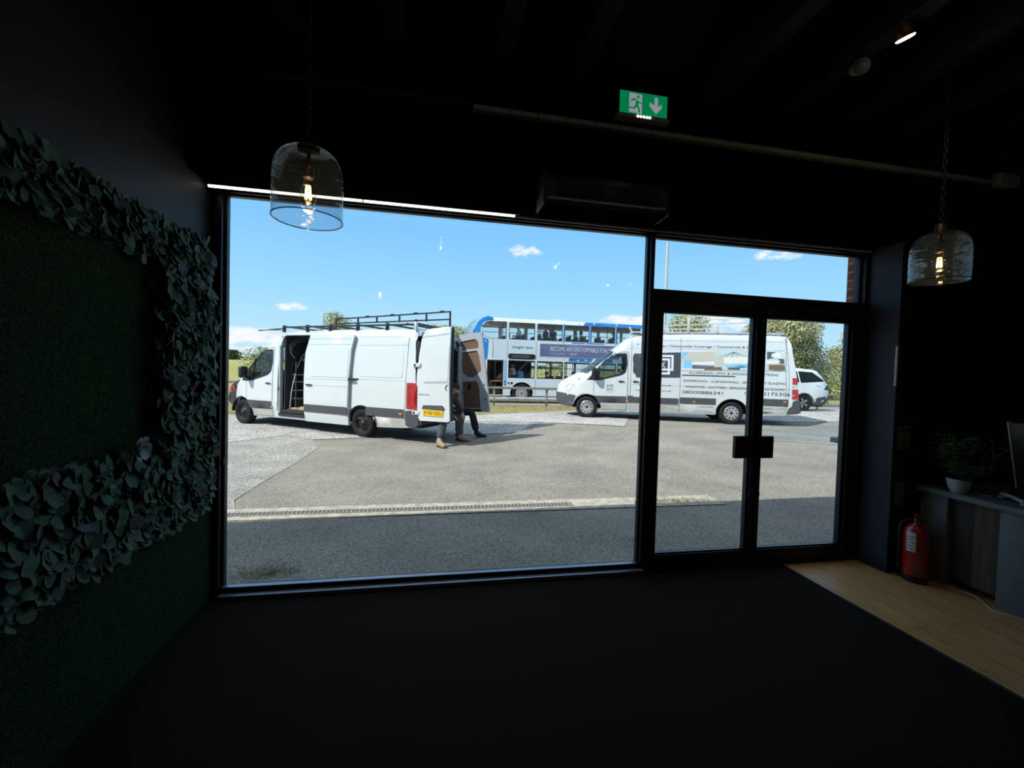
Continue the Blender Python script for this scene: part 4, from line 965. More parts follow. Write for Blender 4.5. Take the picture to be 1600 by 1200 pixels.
    for x in wx:
        for sd in (1, -1):
            pts = [(x + .47 * cos(a), .345 + .45 * sin(a)) for a in [pi * k / 12 for k in range(13)]]
            vs = [(px, sd * .94, pz) for px, pz in pts] + [(px, sd * .60, pz) for px, pz in pts]; bb.add(vs, [(i, i + 1, 14 + i, 13 + i) for i in range(12)], m_lining, True)
            bb.add([(px, sd * .60, pz) for px, pz in pts] + [(x - .47, sd * .6, .3), (x + .47, sd * .6, .3)], [tuple(range(15))], m_lining)
    bb.build('chassis', t)
    bb = MB()
    if V1:
        bb.box((-5.85, -.90, .42), (-1.42, .93, .50), m_lining); bb.box((-5.85, -.90, .5), (-1.6, .86, .515), m_ply)
        bb.box((-5.85, -.90, .42), (-1.42, -.87, 2.42), m_lining); bb.box((-5.6, -.85, 2.44), (-1.6, .80, 2.46), m_lining); bb.box((-5.85, .885, .42), (-2.8, .90, 2.3), m_lining)
        bb.box((-1.63, -.88, .42), (-1.60, .90, 2.44), m_lining)
    else: bb.box((-1.55, -.9, .5), (-1.5, .9, 2.4), m_lining)
    bb.build('cargo_lining', t)
    # cab
    bb = MB(); bb.box((-1.45, -.9, .45), (.3, .9, .52), m_lining); bb.build('cab_floor', t)
    bb = MB(); bb.box((.0, -.82, .95), (.30, .82, 1.28), m_dplast, bev=.05); bb.box((-.12, -.80, 1.0), (.05, .8, 1.18), m_dplast, bev=.04); bb.build('dashboard', t)
    for y in (.45, -.45):
        bb = MB(); bb.box((-1.12, y - .24, .75), (-.62, y + .24, .92), m_seat, bev=.05); bb.box((-1.30, y - .23, .88), (-1.12, y + .23, 1.55), m_seat, bev=.06); bb.box((-1.30, y - .13, 1.58), (-1.19, y + .13, 1.76), m_seat, bev=.05); bb.build('cab_seat', t)
    bb = MB(); ring = [(.19 * cos(a), .19 * sin(a), 0) for a in [2 * pi * k / 24 for k in range(24)]]; bb.tube(ring, .014, m_dplast, 6, True, Matrix.Translation((-.38, -.45, 1.25)) @ Matrix.Rotation(RAD(-60), 4, 'Y')); bb.bar((-.38, -.45, 1.25), (-.05, -.45, 1.12), .05, .05, m_dplast); bb.build('steering_wheel', t)
    # swage lines
    def groove(pts, mm=m_plast, r=.004, nm='swage_line'):
        bb = MB(); bb.tube([(x, yf(x, z) + .0005, z) for x, z in pts], r, mm, 5); return bb.build(nm, t)
    zs = [zt(2.40), zt(2.21), 1.39]
    if V1:
        x0 = -4.18
        for z in zs: groove([(x, z) for x in [x0 + (-5.60 - x0) * k / 8 for k in range(9)]], m_whitein)
        bb = MB(); panel(bb, rect(-5.50, 1.46, -4.25, 2.12, .07), m_white, (), yf, .006, .01, 1, .3); bb.build('pressed_panel', t)
        seam([(-5.60, .40), (-5.60, .74), (-5.61, 1.5), (-5.62, 2.2), (-5.62, 2.52)], 'panel_joint', False, .004)
        groove([(-.2, 2.2), (-.6, 2.2)] if False else [(-.90, 2.24), (-1.1, 2.26), (-1.42, 2.27)], m_whitein)
        bb = MB(); bb.box((-4.22, yf(-3.5, 1.4), 1.37), (-2.85, yf(-3.5, 1.4) + .012, 1.41), m_dplast, bev=.004); bb.build('sliding_rail', t)
    else:
        for z in zs[:2]: groove([(x, z) for x in [-1.35 + (-5.70 + 1.35) * k / 14 for k in range(15)]], m_whitein, .005)
        groove([(x, 1.12) for x in [-1.35 + (-5.9 + 1.35) * k / 14 for k in range(15)]], m_whitein, .005)
        groove([(-.62, 2.20), (-.85, 2.29), (-1.1, 2.34), (-1.30, 2.36)], m_whitein, .005)
        seam([(-1.33, .30), (-1.33, 1.0), (-1.34, 2.0), (-1.34, zt(2.46))], 'panel_joint', False, .005)
        seam([(-2.81, .30), (-2.81, 1.0), (-2.81, 2.0), (-2.81, zt(2.46))], 'panel_joint', False, .005)
        seam([(-5.80, .45), (-5.86, .9), (-5.86, 1.5), (-5.82, 2.1), (-5.76, zt(2.5))], 'panel_joint', False, .005)
        bb = MB(); bb.box((-4.38, yf(-3.5, 1.45) - .004, 1.445), (-2.86, yf(-3.5, 1.45) + .012, 1.475), m_plast, bev=.004); bb.build('sliding_rail', t)
    # wheel arch lips
    for x in wx:
        bb = MB(); bb.tube([(x + .445 * cos(a), yf(x, .7) - .004, .345 + .425 * sin(a)) for a in [RAD(8) + RAD(166) * k / 20 for k in range(21)]], .012, m_dplast if V1 or x < -1 else m_whitein, 6); bb.build('arch_lip', t)
    # dusty sill
    bb = MB(); panel(bb, [(-.50, .30), (-1.24, .30), (-1.24, .47), (-.42, .47)], m_dirt, (), yf, .003, .004, 1, .3); bb.build('dusty_sill', t)
    if V1: bb = MB(); panel(bb, [(-4.80, .33), (-5.58, .36), (-5.58, .54), (-4.66, .52)], m_dirt, (), yf, .003, .004, 1, .3); bb.build('dusty_sill', t)
    else: bb = MB(); panel(bb, [(-1.35, .30), (-3.84, .30), (-3.80, .53), (-1.35, .50)], m_dirt, (), yf, .003, .004, 1, .3); panel(bb, [(-4.86, .35), (-5.80, .38), (-5.84, .58), (-4.80, .56)], m_dirt, (), yf, .003, .004, 1, .3); bb.build('dusty_sill', t)
    return t, yf, S_, zt

# ---------------------------------------------------------------- van 1 : open doors, rack, load
v1, yf1, S1, zt1 = van(1)
sl = empty('sliding_door', (0, 0, 0)); sl.parent = v1
ys = lambda x, z: yf1(min(x, -2.), z) + .085
b = MB(); panel(b, rnd([(-2.52, .27), (-2.50, 2.02), (-2.62, 2.47), (-4.07, 2.45), (-4.00, 2.1), (-3.96, .80), (-3.96, .27)], .03), m_white, (), ys, 0, .06, 1, .25); b.build('door_skin', sl)
b = MB(); panel(b, rect(-3.94, 1.42, -2.66, 2.13, .07), m_white, (), ys, .007, .012, 1, .3); b.build('pressed_panel', sl)
for z in (2.22, 2.36, 1.36, 1.20):
    b = MB(); b.tube([(x, ys(x, z) + .0005, z) for x in (-2.56, -3.0, -3.5, -3.97)], .004, m_whitein, 5); b.build('swage_line', sl)
b = MB(); panel(b, rect(-3.95, .52, -2.53, .71, .02), m_plast, (), ys, .010, .016, 1, .3); b.build('side_moulding', sl)
b = MB(); y = ys(-2.7, 1.2); b.box((-2.80, y + .004, 1.185), (-2.60, y + .036, 1.22), m_dplast, bev=.012); b.build('door_handle', sl)
b = MB(); b.box((-4.14, ys(-3, 1.38) - .05, 1.36), (-3.96, ys(-3, 1.38) + .0, 1.41), m_dplast, bev=.008); b.build('door_roller', sl)
# rear doors
def rear_door(y, side, face):
    q = empty('rear_door', (0, 0, 0)); q.parent = v1
    return q
rd = empty('rear_door', (0, 0, 0)); rd.parent = v1; rd['label'] = 'near rear door with the number plate'
outl = rnd([(-5.99, .53), (-5.92, .80), (-5.90, 1.5), (-5.93, 2.0), (-5.97, 2.35), (-6.06, 2.56), (-6.70, 2.62), (-6.74, 1.4), (-6.78, .55)], .05)
yd = lambda x, z: .985 - .09 * max(0, (z - 1.3) / 1.3) ** 1.3
b = MB(); panel(b, outl, m_white, (), yd, 0, .055, 1, .25); b.build('door_skin', rd)
b = MB(); panel(b, rnd([(-6.12, 1.40), (-5.97, 1.52), (-5.98, 2.12), (-6.08, 2.20), (-6.70, 2.24), (-6.71, 1.43)], .05), m_white, (), yd, .008, .012, 1, .25); b.build('pressed_panel', rd)
for pts in ([(-5.99, 2.38), (-6.3, 2.42), (-6.69, 2.46)], [(-6.10, 1.37), (-6.4, 1.38), (-6.73, 1.40)]):
    b = MB(); b.tube([(x, yd(x, z) + .001, z) for x, z in pts], .004, m_plast, 5); b.build('swage_line', rd)
b = MB(); panel(b, rnd([(-6.06, .80), (-6.10, .88), (-6.60, .90), (-6.66, .83), (-6.64, .79)], .02), m_plast, (), yd, .012, .02, 1, .3); b.build('grab_recess', rd)
b = MB(); panel(b, rect(-6.62, .655, -6.10, .785, .008), m_yellow, (), yd, .014, .012, 1, .3); pl = b.build('number_plate', rd, 'yellow number plate')
text('plate_lettering', 'KY69 UDU', -6.135, -6.595, .682, .080, m_ink, pl, yd, 1, off=.016)
text('badge_lettering', 'SPRINTER', -5.96, -6.25, 1.10, .028, m_plast, rd, yd, 1, off=.004)
b = MB(); b.tube([(-6.70 + .0, .985, 1.22), (-6.67, .992, 1.25), (-6.665, .992, 1.29), (-6.68, .99, 1.33), (-6.72, .985, 1.36)], .008, m_plast, 6); b.build('handle_recess', rd)
for z in (1.76, .70):
    b = MB(); b.box((-6.0, .93, z - .045), (-5.80, 1.0, z + .045), m_white, bev=.012); b.box((-5.88, 1.0, z - .025), (-5.83, 1.005, z + .025), m_dplast); b.build('hinge', rd)
b = MB(); panel(b, [(-6.69, 2.60), (-6.735, 2.60), (-6.80, .56), (-6.755, .56)], m_gasket, (), lambda x, z: yd(x, z) - .058, 0, .05, 1, .3); panel(b, outl, m_whitein, (), lambda x, z: yd(x, z) - .056, 0, .03, 1, .4); b.build('inner_frame', rd)
fd = empty('rear_door', (0, 0, 0)); fd.parent = v1; fd['label'] = 'far rear door showing its brown inner panels'
of = rnd([(-6.0, .60), (-5.90, .84), (-5.86, 1.5), (-5.83, 2.2), (-5.81, 2.60), (-6.50, 2.68), (-6.60, 2.0), (-6.72, 1.2), (-6.79, .63)], .05)
h1 = rnd([(-5.87, 2.20), (-5.86, 2.42), (-6.32, 2.50), (-6.42, 2.42), (-6.43, 2.26)], .05)
h2 = rnd([(-5.92, 1.70), (-5.88, 2.06), (-5.93, 2.14), (-6.38, 2.20), (-6.44, 2.10), (-6.53, 1.68), (-6.30, 1.50), (-6.14, 1.50), (-5.97, 1.60)], .05)
h3 = rnd([(-6.02, .69), (-5.96, 1.37), (-6.38, 1.41), (-6.47, 1.28), (-6.53, .72)], .04)
b = MB(); panel(b, of, m_whitein, [h1, h2, h3], -.90, 0, .05, 1, .25); b.build('inner_frame', fd)
for h, l in ((h1, 'brown_panel'), (h2, 'brown_panel'), (h3, 'brown_panel')):
    b = MB(); cx = sum(p[0] for p in h) / len(h); cz = sum(p[1] for p in h) / len(h); hh = [(cx + (x - cx) * 1.04, cz + (z - cz) * 1.04) for x, z in h]
    panel(b, hh, m_ply, (), -.925, 0, .01, 1, .4); b.build(l, fd)
b = MB(); panel(b, of, m_white, (), -.952, 0, .012, 1, .4); b.build('door_skin', fd)
b = MB(); b.box((-6.13, -.93, 1.18), (-6.22, -.912, 1.34), m_dplast, bev=.01); b.build('door_lock', fd)
for p in ((-5.99, 1.08), (-6.66, .95), (-6.62, 1.32), (-6.55, .66)):
    b = MB(); b.lathe([(0, 0), (.02, 0), (.015, .01), (0, .01)], m_dplast, 10, Matrix.Translation((p[0], -.90, p[1])) @ Matrix.Rotation(-pi / 2, 4, 'X')); b.build('door_stud', fd)
b = MB(); panel(b, rnd([(-5.96, .62), (-5.99, .66), (-6.54, .69), (-6.56, .62)], .01), m_dplast, (), -.88, 0, .03, 1, .3); b.build('lower_seal', fd)
b = MB(); b.box((-6.80, -.99, 1.28), (-6.74, -.93, 1.44), m_dplast, bev=.01); b.build('door_handle', fd)
# rear opening frame
b = MB(); b.box((-5.90, .84, .55), (-5.84, .90, 2.3), m_lining, bev=.01); b.box((-5.94, -.93, .55), (-5.86, -.82, 2.3), m_whitein, bev=.01); b.box((-5.88, -.80, 2.42), (-5.80, .80, 2.52), m_whitein, bev=.01); b.build('rear_door_frame', v1)  # near post coloured dark to stand in for the shaded gap
b = MB(); b.box((-1.50, .86, .40), (-1.43, .955, 2.2), m_whitein, bev=.01); b.box((-1.50, .80, 2.2), (-1.45, .90, 2.46), m_whitein, bev=.01); b.box((-1.47, .90, 1.0), (-1.44, .965, 1.10), m_dplast, bev=.005); b.box((-2.8, .80, .33), (-1.45, .96, .40), m_dplast, bev=.01); b.build('side_door_frame', v1)
# rack
rk = empty('roof_rack', (0, 0, 0)); rk.parent = v1
for y in (.80, -.80):
    b = MB(); b.box((-5.74, y - .03, 2.67), (-1.42, y + .03, 2.71), m_rack, bev=.005); b.box((-5.74, y - .02, 2.755), (-5.70, y + .03, 2.80), m_rack); b.build('side_rail', rk)
    for x in (-1.44, -2.3, -3.1, -4.0, -4.9, -5.72):
        b = MB(); b.box((x - .03, y - .035, 2.56), (x + .03, y + .035, 2.74), m_rack if x != -5.72 else m_alu, bev=.005); b.build('rack_foot', rk)
for x in (-1.44, -2.3, -3.1, -4.0, -4.9, -5.72, -5.45):
    b = MB(); b.box((x - .02, -.80, 2.69), (x + .02, .80, 2.73), m_rack, bev=.004); b.build('cross_bar', rk)
b = MB(); b.box((-.43, .78, 2.62), (-1.42, .80, 2.64), m_rack); b.bar((-.43, .80, 2.615), (-1.45, .80, 2.665), .02, .02, m_rack); b.build('front_arm', rk)
gf = [( -1.60, 3.12), (-5.60, 3.21)]
b = MB(); b.bar((-1.60, -.82, 3.11), (-5.61, -.82, 3.21), .04, .035, m_rack); b.bar((-1.60, -.82, 2.97), (-5.61, -.82, 3.01), .04, .035, m_rack); b.build('side_frame_rail', rk)
for x in (-1.60, -2.45, -3.15, -3.95, -4.85, -5.60):
    z1_ = 3.11 + (-1.6 - x) * .025; b = MB(); b.box((x - .018, -.84, 2.97 if x > -5.5 else 2.66), (x + .018, -.80, z1_), m_rack); b.build('side_frame_post', rk)
for x in (-1.75, -2.8, -3.7, -4.5, -5.35):
    z1_ = 3.11 + (-1.6 - x) * .025; b = MB(); b.box((x - .06, -.85, z1_ + .01), (x + .06, -.79, z1_ + .04), m_rack, bev=.005); b.build('rubber_block', rk)
for x in (-1.6, -5.6): b = MB(); b.box((x - .02, -.84, 2.66), (x + .02, -.80, 3.0), m_rack); b.build('side_frame_leg', rk)
# things inside the van
sh = empty('shelving_unit', (0, 0, 0), 0, 'dark metal shelving with loaded shelves seen through the open side of the van', 'shelving'); sh.location = v1.location; sh.rotation_euler = v1.rotation_euler
for y in (.39, .70, .05):
    b = MB(); b.box((-1.80, y - .012, .515), (-1.77, y + .012, 1.78), m_gink if y != .39 else m_grail); b.build('post', sh)
    b = MB(); b.box((-1.635, y - .012, .515), (-1.61, y + .012, 1.78), m_gink); b.build('post', sh)
for z in (1.43, 1.24, 1.01, .79):
    b = MB(); b.box((-1.80, .05, z - .012), (-1.61, .70, z + .010), m_grail); b.build('shelf', sh)
def inv(o): o.location = v1.location; o.rotation_euler = v1.rotation_euler; return o
b = MB(); b.box((-1.82, .08, .53), (-1.62, .66, .76), m_dplast, bev=.02); b.box((-1.84, .10, .74), (-1.61, .64, .775), m_gink, bev=.01); inv(b.build('tool_crate', None, 'dark plastic tool crate on the van floor under the shelving', 'crate'))
b = MB(); b.tube([(-1.9, .97, .53), (-1.82, .86, 1.0), (-1.75, .66, 1.58), (-1.72, .45, 1.95), (-1.72, .28, 2.10), (-1.72, .05, 2.20), (-1.75, -.3, 2.25)], .013, m_grail, 8); inv(b.build('bent_pipe', None, 'pale bent conduit leaning across the open side of the van', 'pipe'))
for k, (dy, dz) in enumerate(((0, 0), (-.05, -.05))):
    b = MB(); b.tube([(-1.66, .66 + dy, 1.86), (-1.66, .79 + dy, 2.02 + dz), (-1.66, .80 + dy, 2.2 + dz), (-1.66, .64 + dy, 2.36 + dz), (-1.68, .4 + dy, 2.42 + dz), (-1.7, -.1, 2.42 + dz)], .007, m_grail, 6); inv(b.build('cable_loop', None, 'grey cable looped under the van roof, the %s of two' % ('outer' if k == 0 else 'inner'), 'cable'))
b = MB(); b.box((-1.9, -.1, 2.24), (-1.75, .30, 2.31), m_pale, bev=.008); b.box((-1.88, -.1, 2.33), (-1.78, .22, 2.37), m_pale, bev=.008); inv(b.build('profile_bundle', None, 'white frame profiles tied under the van roof', 'frame profiles'))
b = MB(); b.box((-2.45, .12, .515), (-1.72, .80, .55), m_plyl, bev=.005); b.box((-2.6, .30, .55), (-1.80, .62, .575), m_plyl, bev=.005); inv(b.build('timber_boards', None, 'pale timber boards lying on the van floor behind the open side door', 'timber'))
b = MB(); b.lathe([(0, -.05), (.055, -.04), (.065, 0), (.055, .04), (0, .05)], mat('pink_cloth', (.55, .28, .25), .8, noise=.2), 12, Matrix.Translation((-1.68, .34, 1.84))); inv(b.build('pink_roll', None, 'pink roll lying on top of the van shelving', 'roll'))

# ---------------------------------------------------------------- van 2 : signwriting and rack
v2, yf2, S2, zt2 = van(2)
def on2(poly, m, name, off, lab=None, par=None):
    b = MB(); panel(b, poly, m, (), yf2, off + .004, .006, 1, .22); return b.build(name, par or v2, lab)
lg = on2(rnd([(-1.40, 2.09), (-2.80, 2.16), (-2.80, 1.38), (-1.49, 1.35)], .03), m_panelg, 'logo_panel', .006, 'slate grey logo panel')
def ringp(x0, z0, x1, z1, w):
    b = MB(); panel(b, rect(x1, z0, x0, z1), m_pale, [rect(x1 + w, z0 + w, x0 - w, z1 - w)], yf2, .016, .004, 1, .3); return b.build('logo_square', lg)
ringp(-1.93, 1.58, -2.60, 2.07, .065); ringp(-1.66, 1.46, -2.50, 1.96, .065)
text('logo_letters', 'NWK', -1.86, -2.37, 1.66, .20, m_pale, lg, yf2, off=.018)
ph = on2([(-2.83, 1.60), (-2.83, 2.17), (-5.30, 2.27), (-5.60, 2.25), (-5.72, 2.05), (-5.80, 1.66)], mat('printed_photograph', rgb(170, 205, 215), .4, nscale=2.2, col2=rgb(205, 212, 206)), 'printed_band', .006, 'printed picture band of glazed rooms')
def pic(poly, m, nm='printed_shape'): return on2(poly, m, nm, .010, None, ph)
m_p1 = mat('print_cream', rgb(196, 194, 180), .5); m_p2 = mat('print_brown', rgb(120, 100, 82), .5); m_p3 = mat('print_slate', rgb(86, 92, 98), .5); m_p4 = mat('print_sky', rgb(128, 196, 232), .5); m_p5 = mat('print_pale', rgb(226, 228, 220), .5)
pic([(-2.83, 1.95), (-2.83, 2.17), (-3.05, 2.18)], m_p4); pic([(-2.84, 1.93), (-3.1, 2.18), (-3.78, 2.2), (-3.78, 1.92), (-3.2, 1.88)], m_p1); pic([(-3.12, 1.86), (-3.78, 1.90), (-3.78, 1.80), (-3.15, 1.78)], m_p5)
pic([(-2.9, 1.66), (-2.9, 1.95), (-3.15, 1.93), (-3.15, 1.66)], m_p4); pic([(-3.15, 1.66), (-3.15, 1.78), (-3.78, 1.76), (-3.78, 1.64)], m_p3); pic([(-3.5, 1.63), (-3.5, 1.70), (-3.98, 1.74), (-4.02, 1.64)], m_p2); pic([(-2.84, 1.61), (-2.84, 1.66), (-3.5, 1.66), (-3.5, 1.61)], m_p5)
pic([(-3.82, 1.8), (-3.82, 2.1), (-4.05, 2.0), (-4.05, 1.82)], m_p1); pic([(-4.05, 1.84), (-4.05, 2.02), (-4.5, 2.06), (-4.9, 2.04), (-4.9, 1.86)], m_p5); pic([(-4.1, 1.72), (-4.1, 1.80), (-4.8, 1.84), (-4.8, 1.74)], m_p4); pic([(-4.15, 1.66), (-4.2, 1.73), (-4.5, 1.73), (-4.5, 1.66)], m_p3)
for k in range(6): pic([(-4.32, 2.20), (-4.335, 2.20), (-3.9 - k * .19, 2.04), (-3.885 - k * .19, 2.04)], m_p3)
pic([(-5.30, 1.68), (-5.30, 1.84), (-5.72, 1.84), (-5.76, 1.68)], m_p2); pic([(-5.25, 2.0), (-5.25, 2.22), (-5.5, 2.22), (-5.42, 2.05)], m_p3); pic([(-5.22, 1.86), (-5.22, 1.96), (-5.6, 1.97), (-5.6, 1.86)], m_p5); pic([(-5.56, 1.88), (-5.56, 2.02), (-5.70, 2.02), (-5.72, 1.88)], m_p3); pic([(-5.36, 2.08), (-5.40, 2.24), (-5.60, 2.2), (-5.66, 2.02)], m_p5)
text('line_lettering', 'All Areas / Nationwide Coverage / Commercial & Domestic', -1.85, -5.22, 2.315, .075, m_gink, v2, yf2)
text('line_lettering', 'ALUMINIUM, UPVC & WOODEN SOLUTIONS', -3.06, -5.56, 1.505, .070, m_gink, v2, yf2)
text('line_lettering', 'SHOPFRONTS - CURTAINWALL - SECONDARY GLAZING', -2.90, -5.76, 1.255, .068, m_gink, v2, yf2)
text('line_lettering', 'WINDOWS - SHUTTERS - BIFOLDING & SLIDING DOORS', -2.96, -5.74, 1.075, .068, m_gink, v2, yf2)
text('number_lettering', '08000886341', -2.88, -4.05, .895, .095, m_gink, v2, yf2)
text('number_lettering', '0 2080175306', -4.66, -5.90, .92, .095, m_gink, v2, yf2)
text('web_lettering', 'www.glazing.co.uk', -1.56, -2.56, 1.10, .05, m_gink, v2, yf2); text('web_lettering', 'info@glazing.co.uk', -1.50, -2.56, .93, .05, m_gink, v2, yf2)
text('door_lettering', '25R', -.59, -.82, 1.02, .080, m_gink, v2, yf2); text('door_lettering', '20C', -.59, -.82, .91, .080, m_gink, v2, yf2); text('door_lettering', 'on your side', -.59, -.82, .85, .022, m_gink, v2, yf2)
b = MB(); panel(b, rnd([(-1.52, 1.40), (-1.40, 1.5), (-1.38, 2.0), (-1.42, 2.08), (-1.50, 2.09), (-1.50, 1.40)], .03), m_carglass, (), yf2, .003, .002, 1, .3); b.build('side_glass', v2)
rk = empty('roof_rack', (0, 0, 0)); rk.parent = v2
for y in (.80, -.80):
    b = MB(); b.box((-5.75, y - .02, 2.76), (-1.30, y + .02, 2.80), m_alu, bev=.004); b.build('side_rail', rk)
    b = MB(); b.box((-5.75, y - .015, 2.70), (-1.30, y + .015, 2.725), m_rack, bev=.003); b.build('lower_rail', rk)
    for x in (-1.33, -2.35, -3.15, -4.0, -4.75, -5.6):
        b = MB(); b.bar((x - .07, y, 2.62), (x, y, 2.78), .03, .025, m_alu); b.bar((x + .07, y, 2.62), (x, y, 2.78), .03, .025, m_alu); b.build('rack_foot', rk)
for x in (-1.33, -2.35, -3.15, -4.0, -4.75, -5.6): b = MB(); b.box((x - .02, -.80, 2.76), (x + .02, .80, 2.80), m_alu, bev=.004); b.build('cross_bar', rk)
for x, h in ((-3.03, 3.24), (-2.30, 3.0), (-3.87, 3.06)):
    b = MB(); b.box((x - .035, .78, 2.78), (x + .035, .83, h), m_alu, bev=.006); b.build('side_frame_post', rk)
b = MB(); b.bar((-2.30, .80, 2.99), (-4.9, .80, 3.10), .03, .035, m_alu); b.bar((-2.30, .80, 3.14), (-5.3, .80, 3.26), .025, .02, m_alu); b.bar((-1.33, .8, 2.79), (-1.25, .8, 2.94), .04, .05, m_alu); b.build('side_frame_rail', rk)
b = MB(); b.bar((-2.90, -.80, 2.82), (-2.82, -.80, 3.05), .03, .03, m_alu); b.bar((-2.2, -.80, 3.05), (-4.6, -.80, 3.08), .03, .03, m_alu); b.build('far_frame_rail', rk)
b = MB(); b.box((-6.40, -.30, .40), (-6.10, .30, .47), m_plast, bev=.01); b.box((-6.18, -.5, .36), (-6.02, .5, .44), m_lining); b.build('rear_step', v2)
for k in range(6):
    z = 2.62 - k * .22; b = MB(); b.box((-5.93 - .062 * (2.4 - z) - .02, .60, z - .02), (-5.90 - .062 * (2.4 - z) + .0, .66, z + .02), m_dplast, bev=.006); b.build('rear_ladder_peg', v2)

# ================================================================== PEOPLE AT THE VAN
def v1w(x, y, z):
    th = 2.544; c, s_ = cos(th), sin(th)
    return Vector((-4.677 + c * x - s_ * y, 10.762 + s_ * x + c * y, -.163 + z))
def worker(P, trm, jm, bootm, label, capm):
    J = {k: v1w(*p) for k, p in P.items() if k != 'face'}; J['face'] = v1w(*P['face']) - v1w(0, 0, 0)
    body = [[('pelvis', .13), ('chest', .14), ('neck', .055), ('headb', .06)], [('chest', .14), ('shL', .07), ('elL', .042), ('wrL', .028)], [('chest', .14), ('shR', .07), ('elR', .042), ('wrR', .028)],
            [('pelvis', .13), ('hipL', .10), ('knL', .065), ('anL', .042), ('toeL', .035)], [('pelvis', .13), ('hipR', .10), ('knR', .065), ('anR', .042), ('toeR', .035)]]
    cl = [('trousers', [[('pelvis', .13), ('hipL', .10), ('knL', .088), ('cuL', .078)], [('pelvis', .13), ('hipR', .10), ('knR', .088), ('cuR', .078)]], trm, .014),
          ('jacket', [[('waist', .13), ('chest', .15), ('colr', .07)], [('chest', .15), ('shL', .078), ('elL', .052), ('wcL', .036)], [('chest', .15), ('shR', .078), ('elR', .052), ('wcR', .036)]], jm, .014),
          ('boot', [[('bkL', .045), ('anL', .050), ('hlL', .045)], [('anL', .054), ('toeL', .050), ('tipL', .040)]], bootm, .006), ('boot', [[('bkR', .045), ('anR', .050), ('hlR', .045)], [('anR', .054), ('toeR', .050), ('tipR', .040)]], bootm, .006)]
    L = lambda a, b_, t_: J[a] * (1 - t_) + J[b_] * t_
    for s_ in 'LR':
        J['cu' + s_] = L('kn' + s_, 'an' + s_, .88); J['wc' + s_] = L('el' + s_, 'wr' + s_, .9); J['bk' + s_] = L('an' + s_, 'kn' + s_, .22)
        J['hl' + s_] = J['an' + s_] + (J['an' + s_] - J['toe' + s_]).normalized() * .04 + Vector((0, 0, -.05)); J['tip' + s_] = J['toe' + s_] + (J['toe' + s_] - J['an' + s_]).normalized() * .05
    J['waist'] = L('pelvis', 'chest', .25); J['colr'] = L('chest', 'neck', .8); J['headb'] = L('neck', 'head', .5)
    t = person('person', J, label, body, cl, True, capm, cap=True)
    bo = [o for o in bpy.data.objects if o.parent == t and o.name.startswith('body')][0]
    for s_ in 'LR':
        d = (J['tip' + s_] - J['hl' + s_]); d.z = 0; L_ = d.length + .015; d.normalize(); sv = Vector((-d.y, d.x, 0)); c = J['hl' + s_] - d * .005; zf = J['toe' + s_].z - .046
        b = MB(); T = Matrix((d, sv, Vector((0, 0, 1)))).transposed().to_4x4(); T.translation = Vector((c.x, c.y, zf))
        b.box((0, -.036, 0), (L_ * .55, .036, .034), m_sole, T, bev=.012); b.box((L_ * .40, -.042, 0), (L_, .042, .028), m_sole, T, bev=.010); b.build('boot_sole', t)
        b = MB()
        for q in (.25, .4, .55, .7): p = J['an' + s_].lerp(J['toe' + s_], q) + Vector((0, 0, .052 - q * .012)); b.bar(p - sv * .022, p + sv * .022, .007, .007, m_sole)
        b.build('laces', t)
    hb = MB()
    for s_ in 'LR': d = (J['wr' + s_] - J['el' + s_]); hand(hb, J['wr' + s_], d, Vector((.2, .1, 1)), m_skin)
    bm = bmesh.new(); bm.from_mesh(bo.data); m2 = bpy.data.meshes.new('x'); m2.from_pydata(hb.v, [], hb.f); 
    for p in m2.polygons: p.use_smooth = True
    bm.from_mesh(m2); bm.to_mesh(bo.data); bm.free(); bpy.data.meshes.remove(m2)
    return t
worker({'pelvis': (-6.16, .60, .66), 'chest': (-6.40, .55, 1.00), 'neck': (-6.50, .50, 1.14), 'head': (-6.58, .46, 1.26), 'face': (-.8, -.5, -.35),
        'shL': (-6.40, .76, 1.04), 'elL': (-6.52, .86, .80), 'wrL': (-6.66, .66, .66), 'shR': (-6.44, .34, 1.04), 'elR': (-6.62, .26, .80), 'wrR': (-6.78, .42, .68),
        'hipL': (-6.20, .72, .64), 'knL': (-6.52, .79, .545), 'anL': (-6.56, 1.04, .11), 'toeL': (-6.73, 1.10, .05),
        'hipR': (-6.20, .48, .64), 'knR': (-6.58, .28, .58), 'anR': (-6.60, .20, .11), 'toeR': (-6.77, .12, .05)}, m_jeans, m_brown, m_boot,
       'person in dark cap, brown jacket and tan boots sitting on the van rear step', m_hair)
worker({'pelvis': (-6.10, -.18, .66), 'chest': (-5.98, -.15, 1.04), 'neck': (-5.98, -.14, 1.24), 'head': (-6.0, -.13, 1.38), 'face': (-1, .3, -.3),
        'shL': (-6.0, .06, 1.12), 'elL': (-6.05, .12, .86), 'wrL': (-6.24, .06, .76), 'shR': (-6.0, -.36, 1.12), 'elR': (-6.06, -.44, .86), 'wrR': (-6.26, -.34, .78),
        'hipL': (-6.14, -.06, .64), 'knL': (-6.50, .0, .62), 'anL': (-6.42, .03, .11), 'toeL': (-6.58, .04, .05),
        'hipR': (-6.14, -.30, .64), 'knR': (-6.58, -.36, .66), 'anR': (-6.66, -.50, .11), 'toeR': (-6.84, -.58, .05)}, m_blk, m_dkfab, m_dplast,
       'person in black trousers and black shoes seated inside the open rear of the van', m_hair)

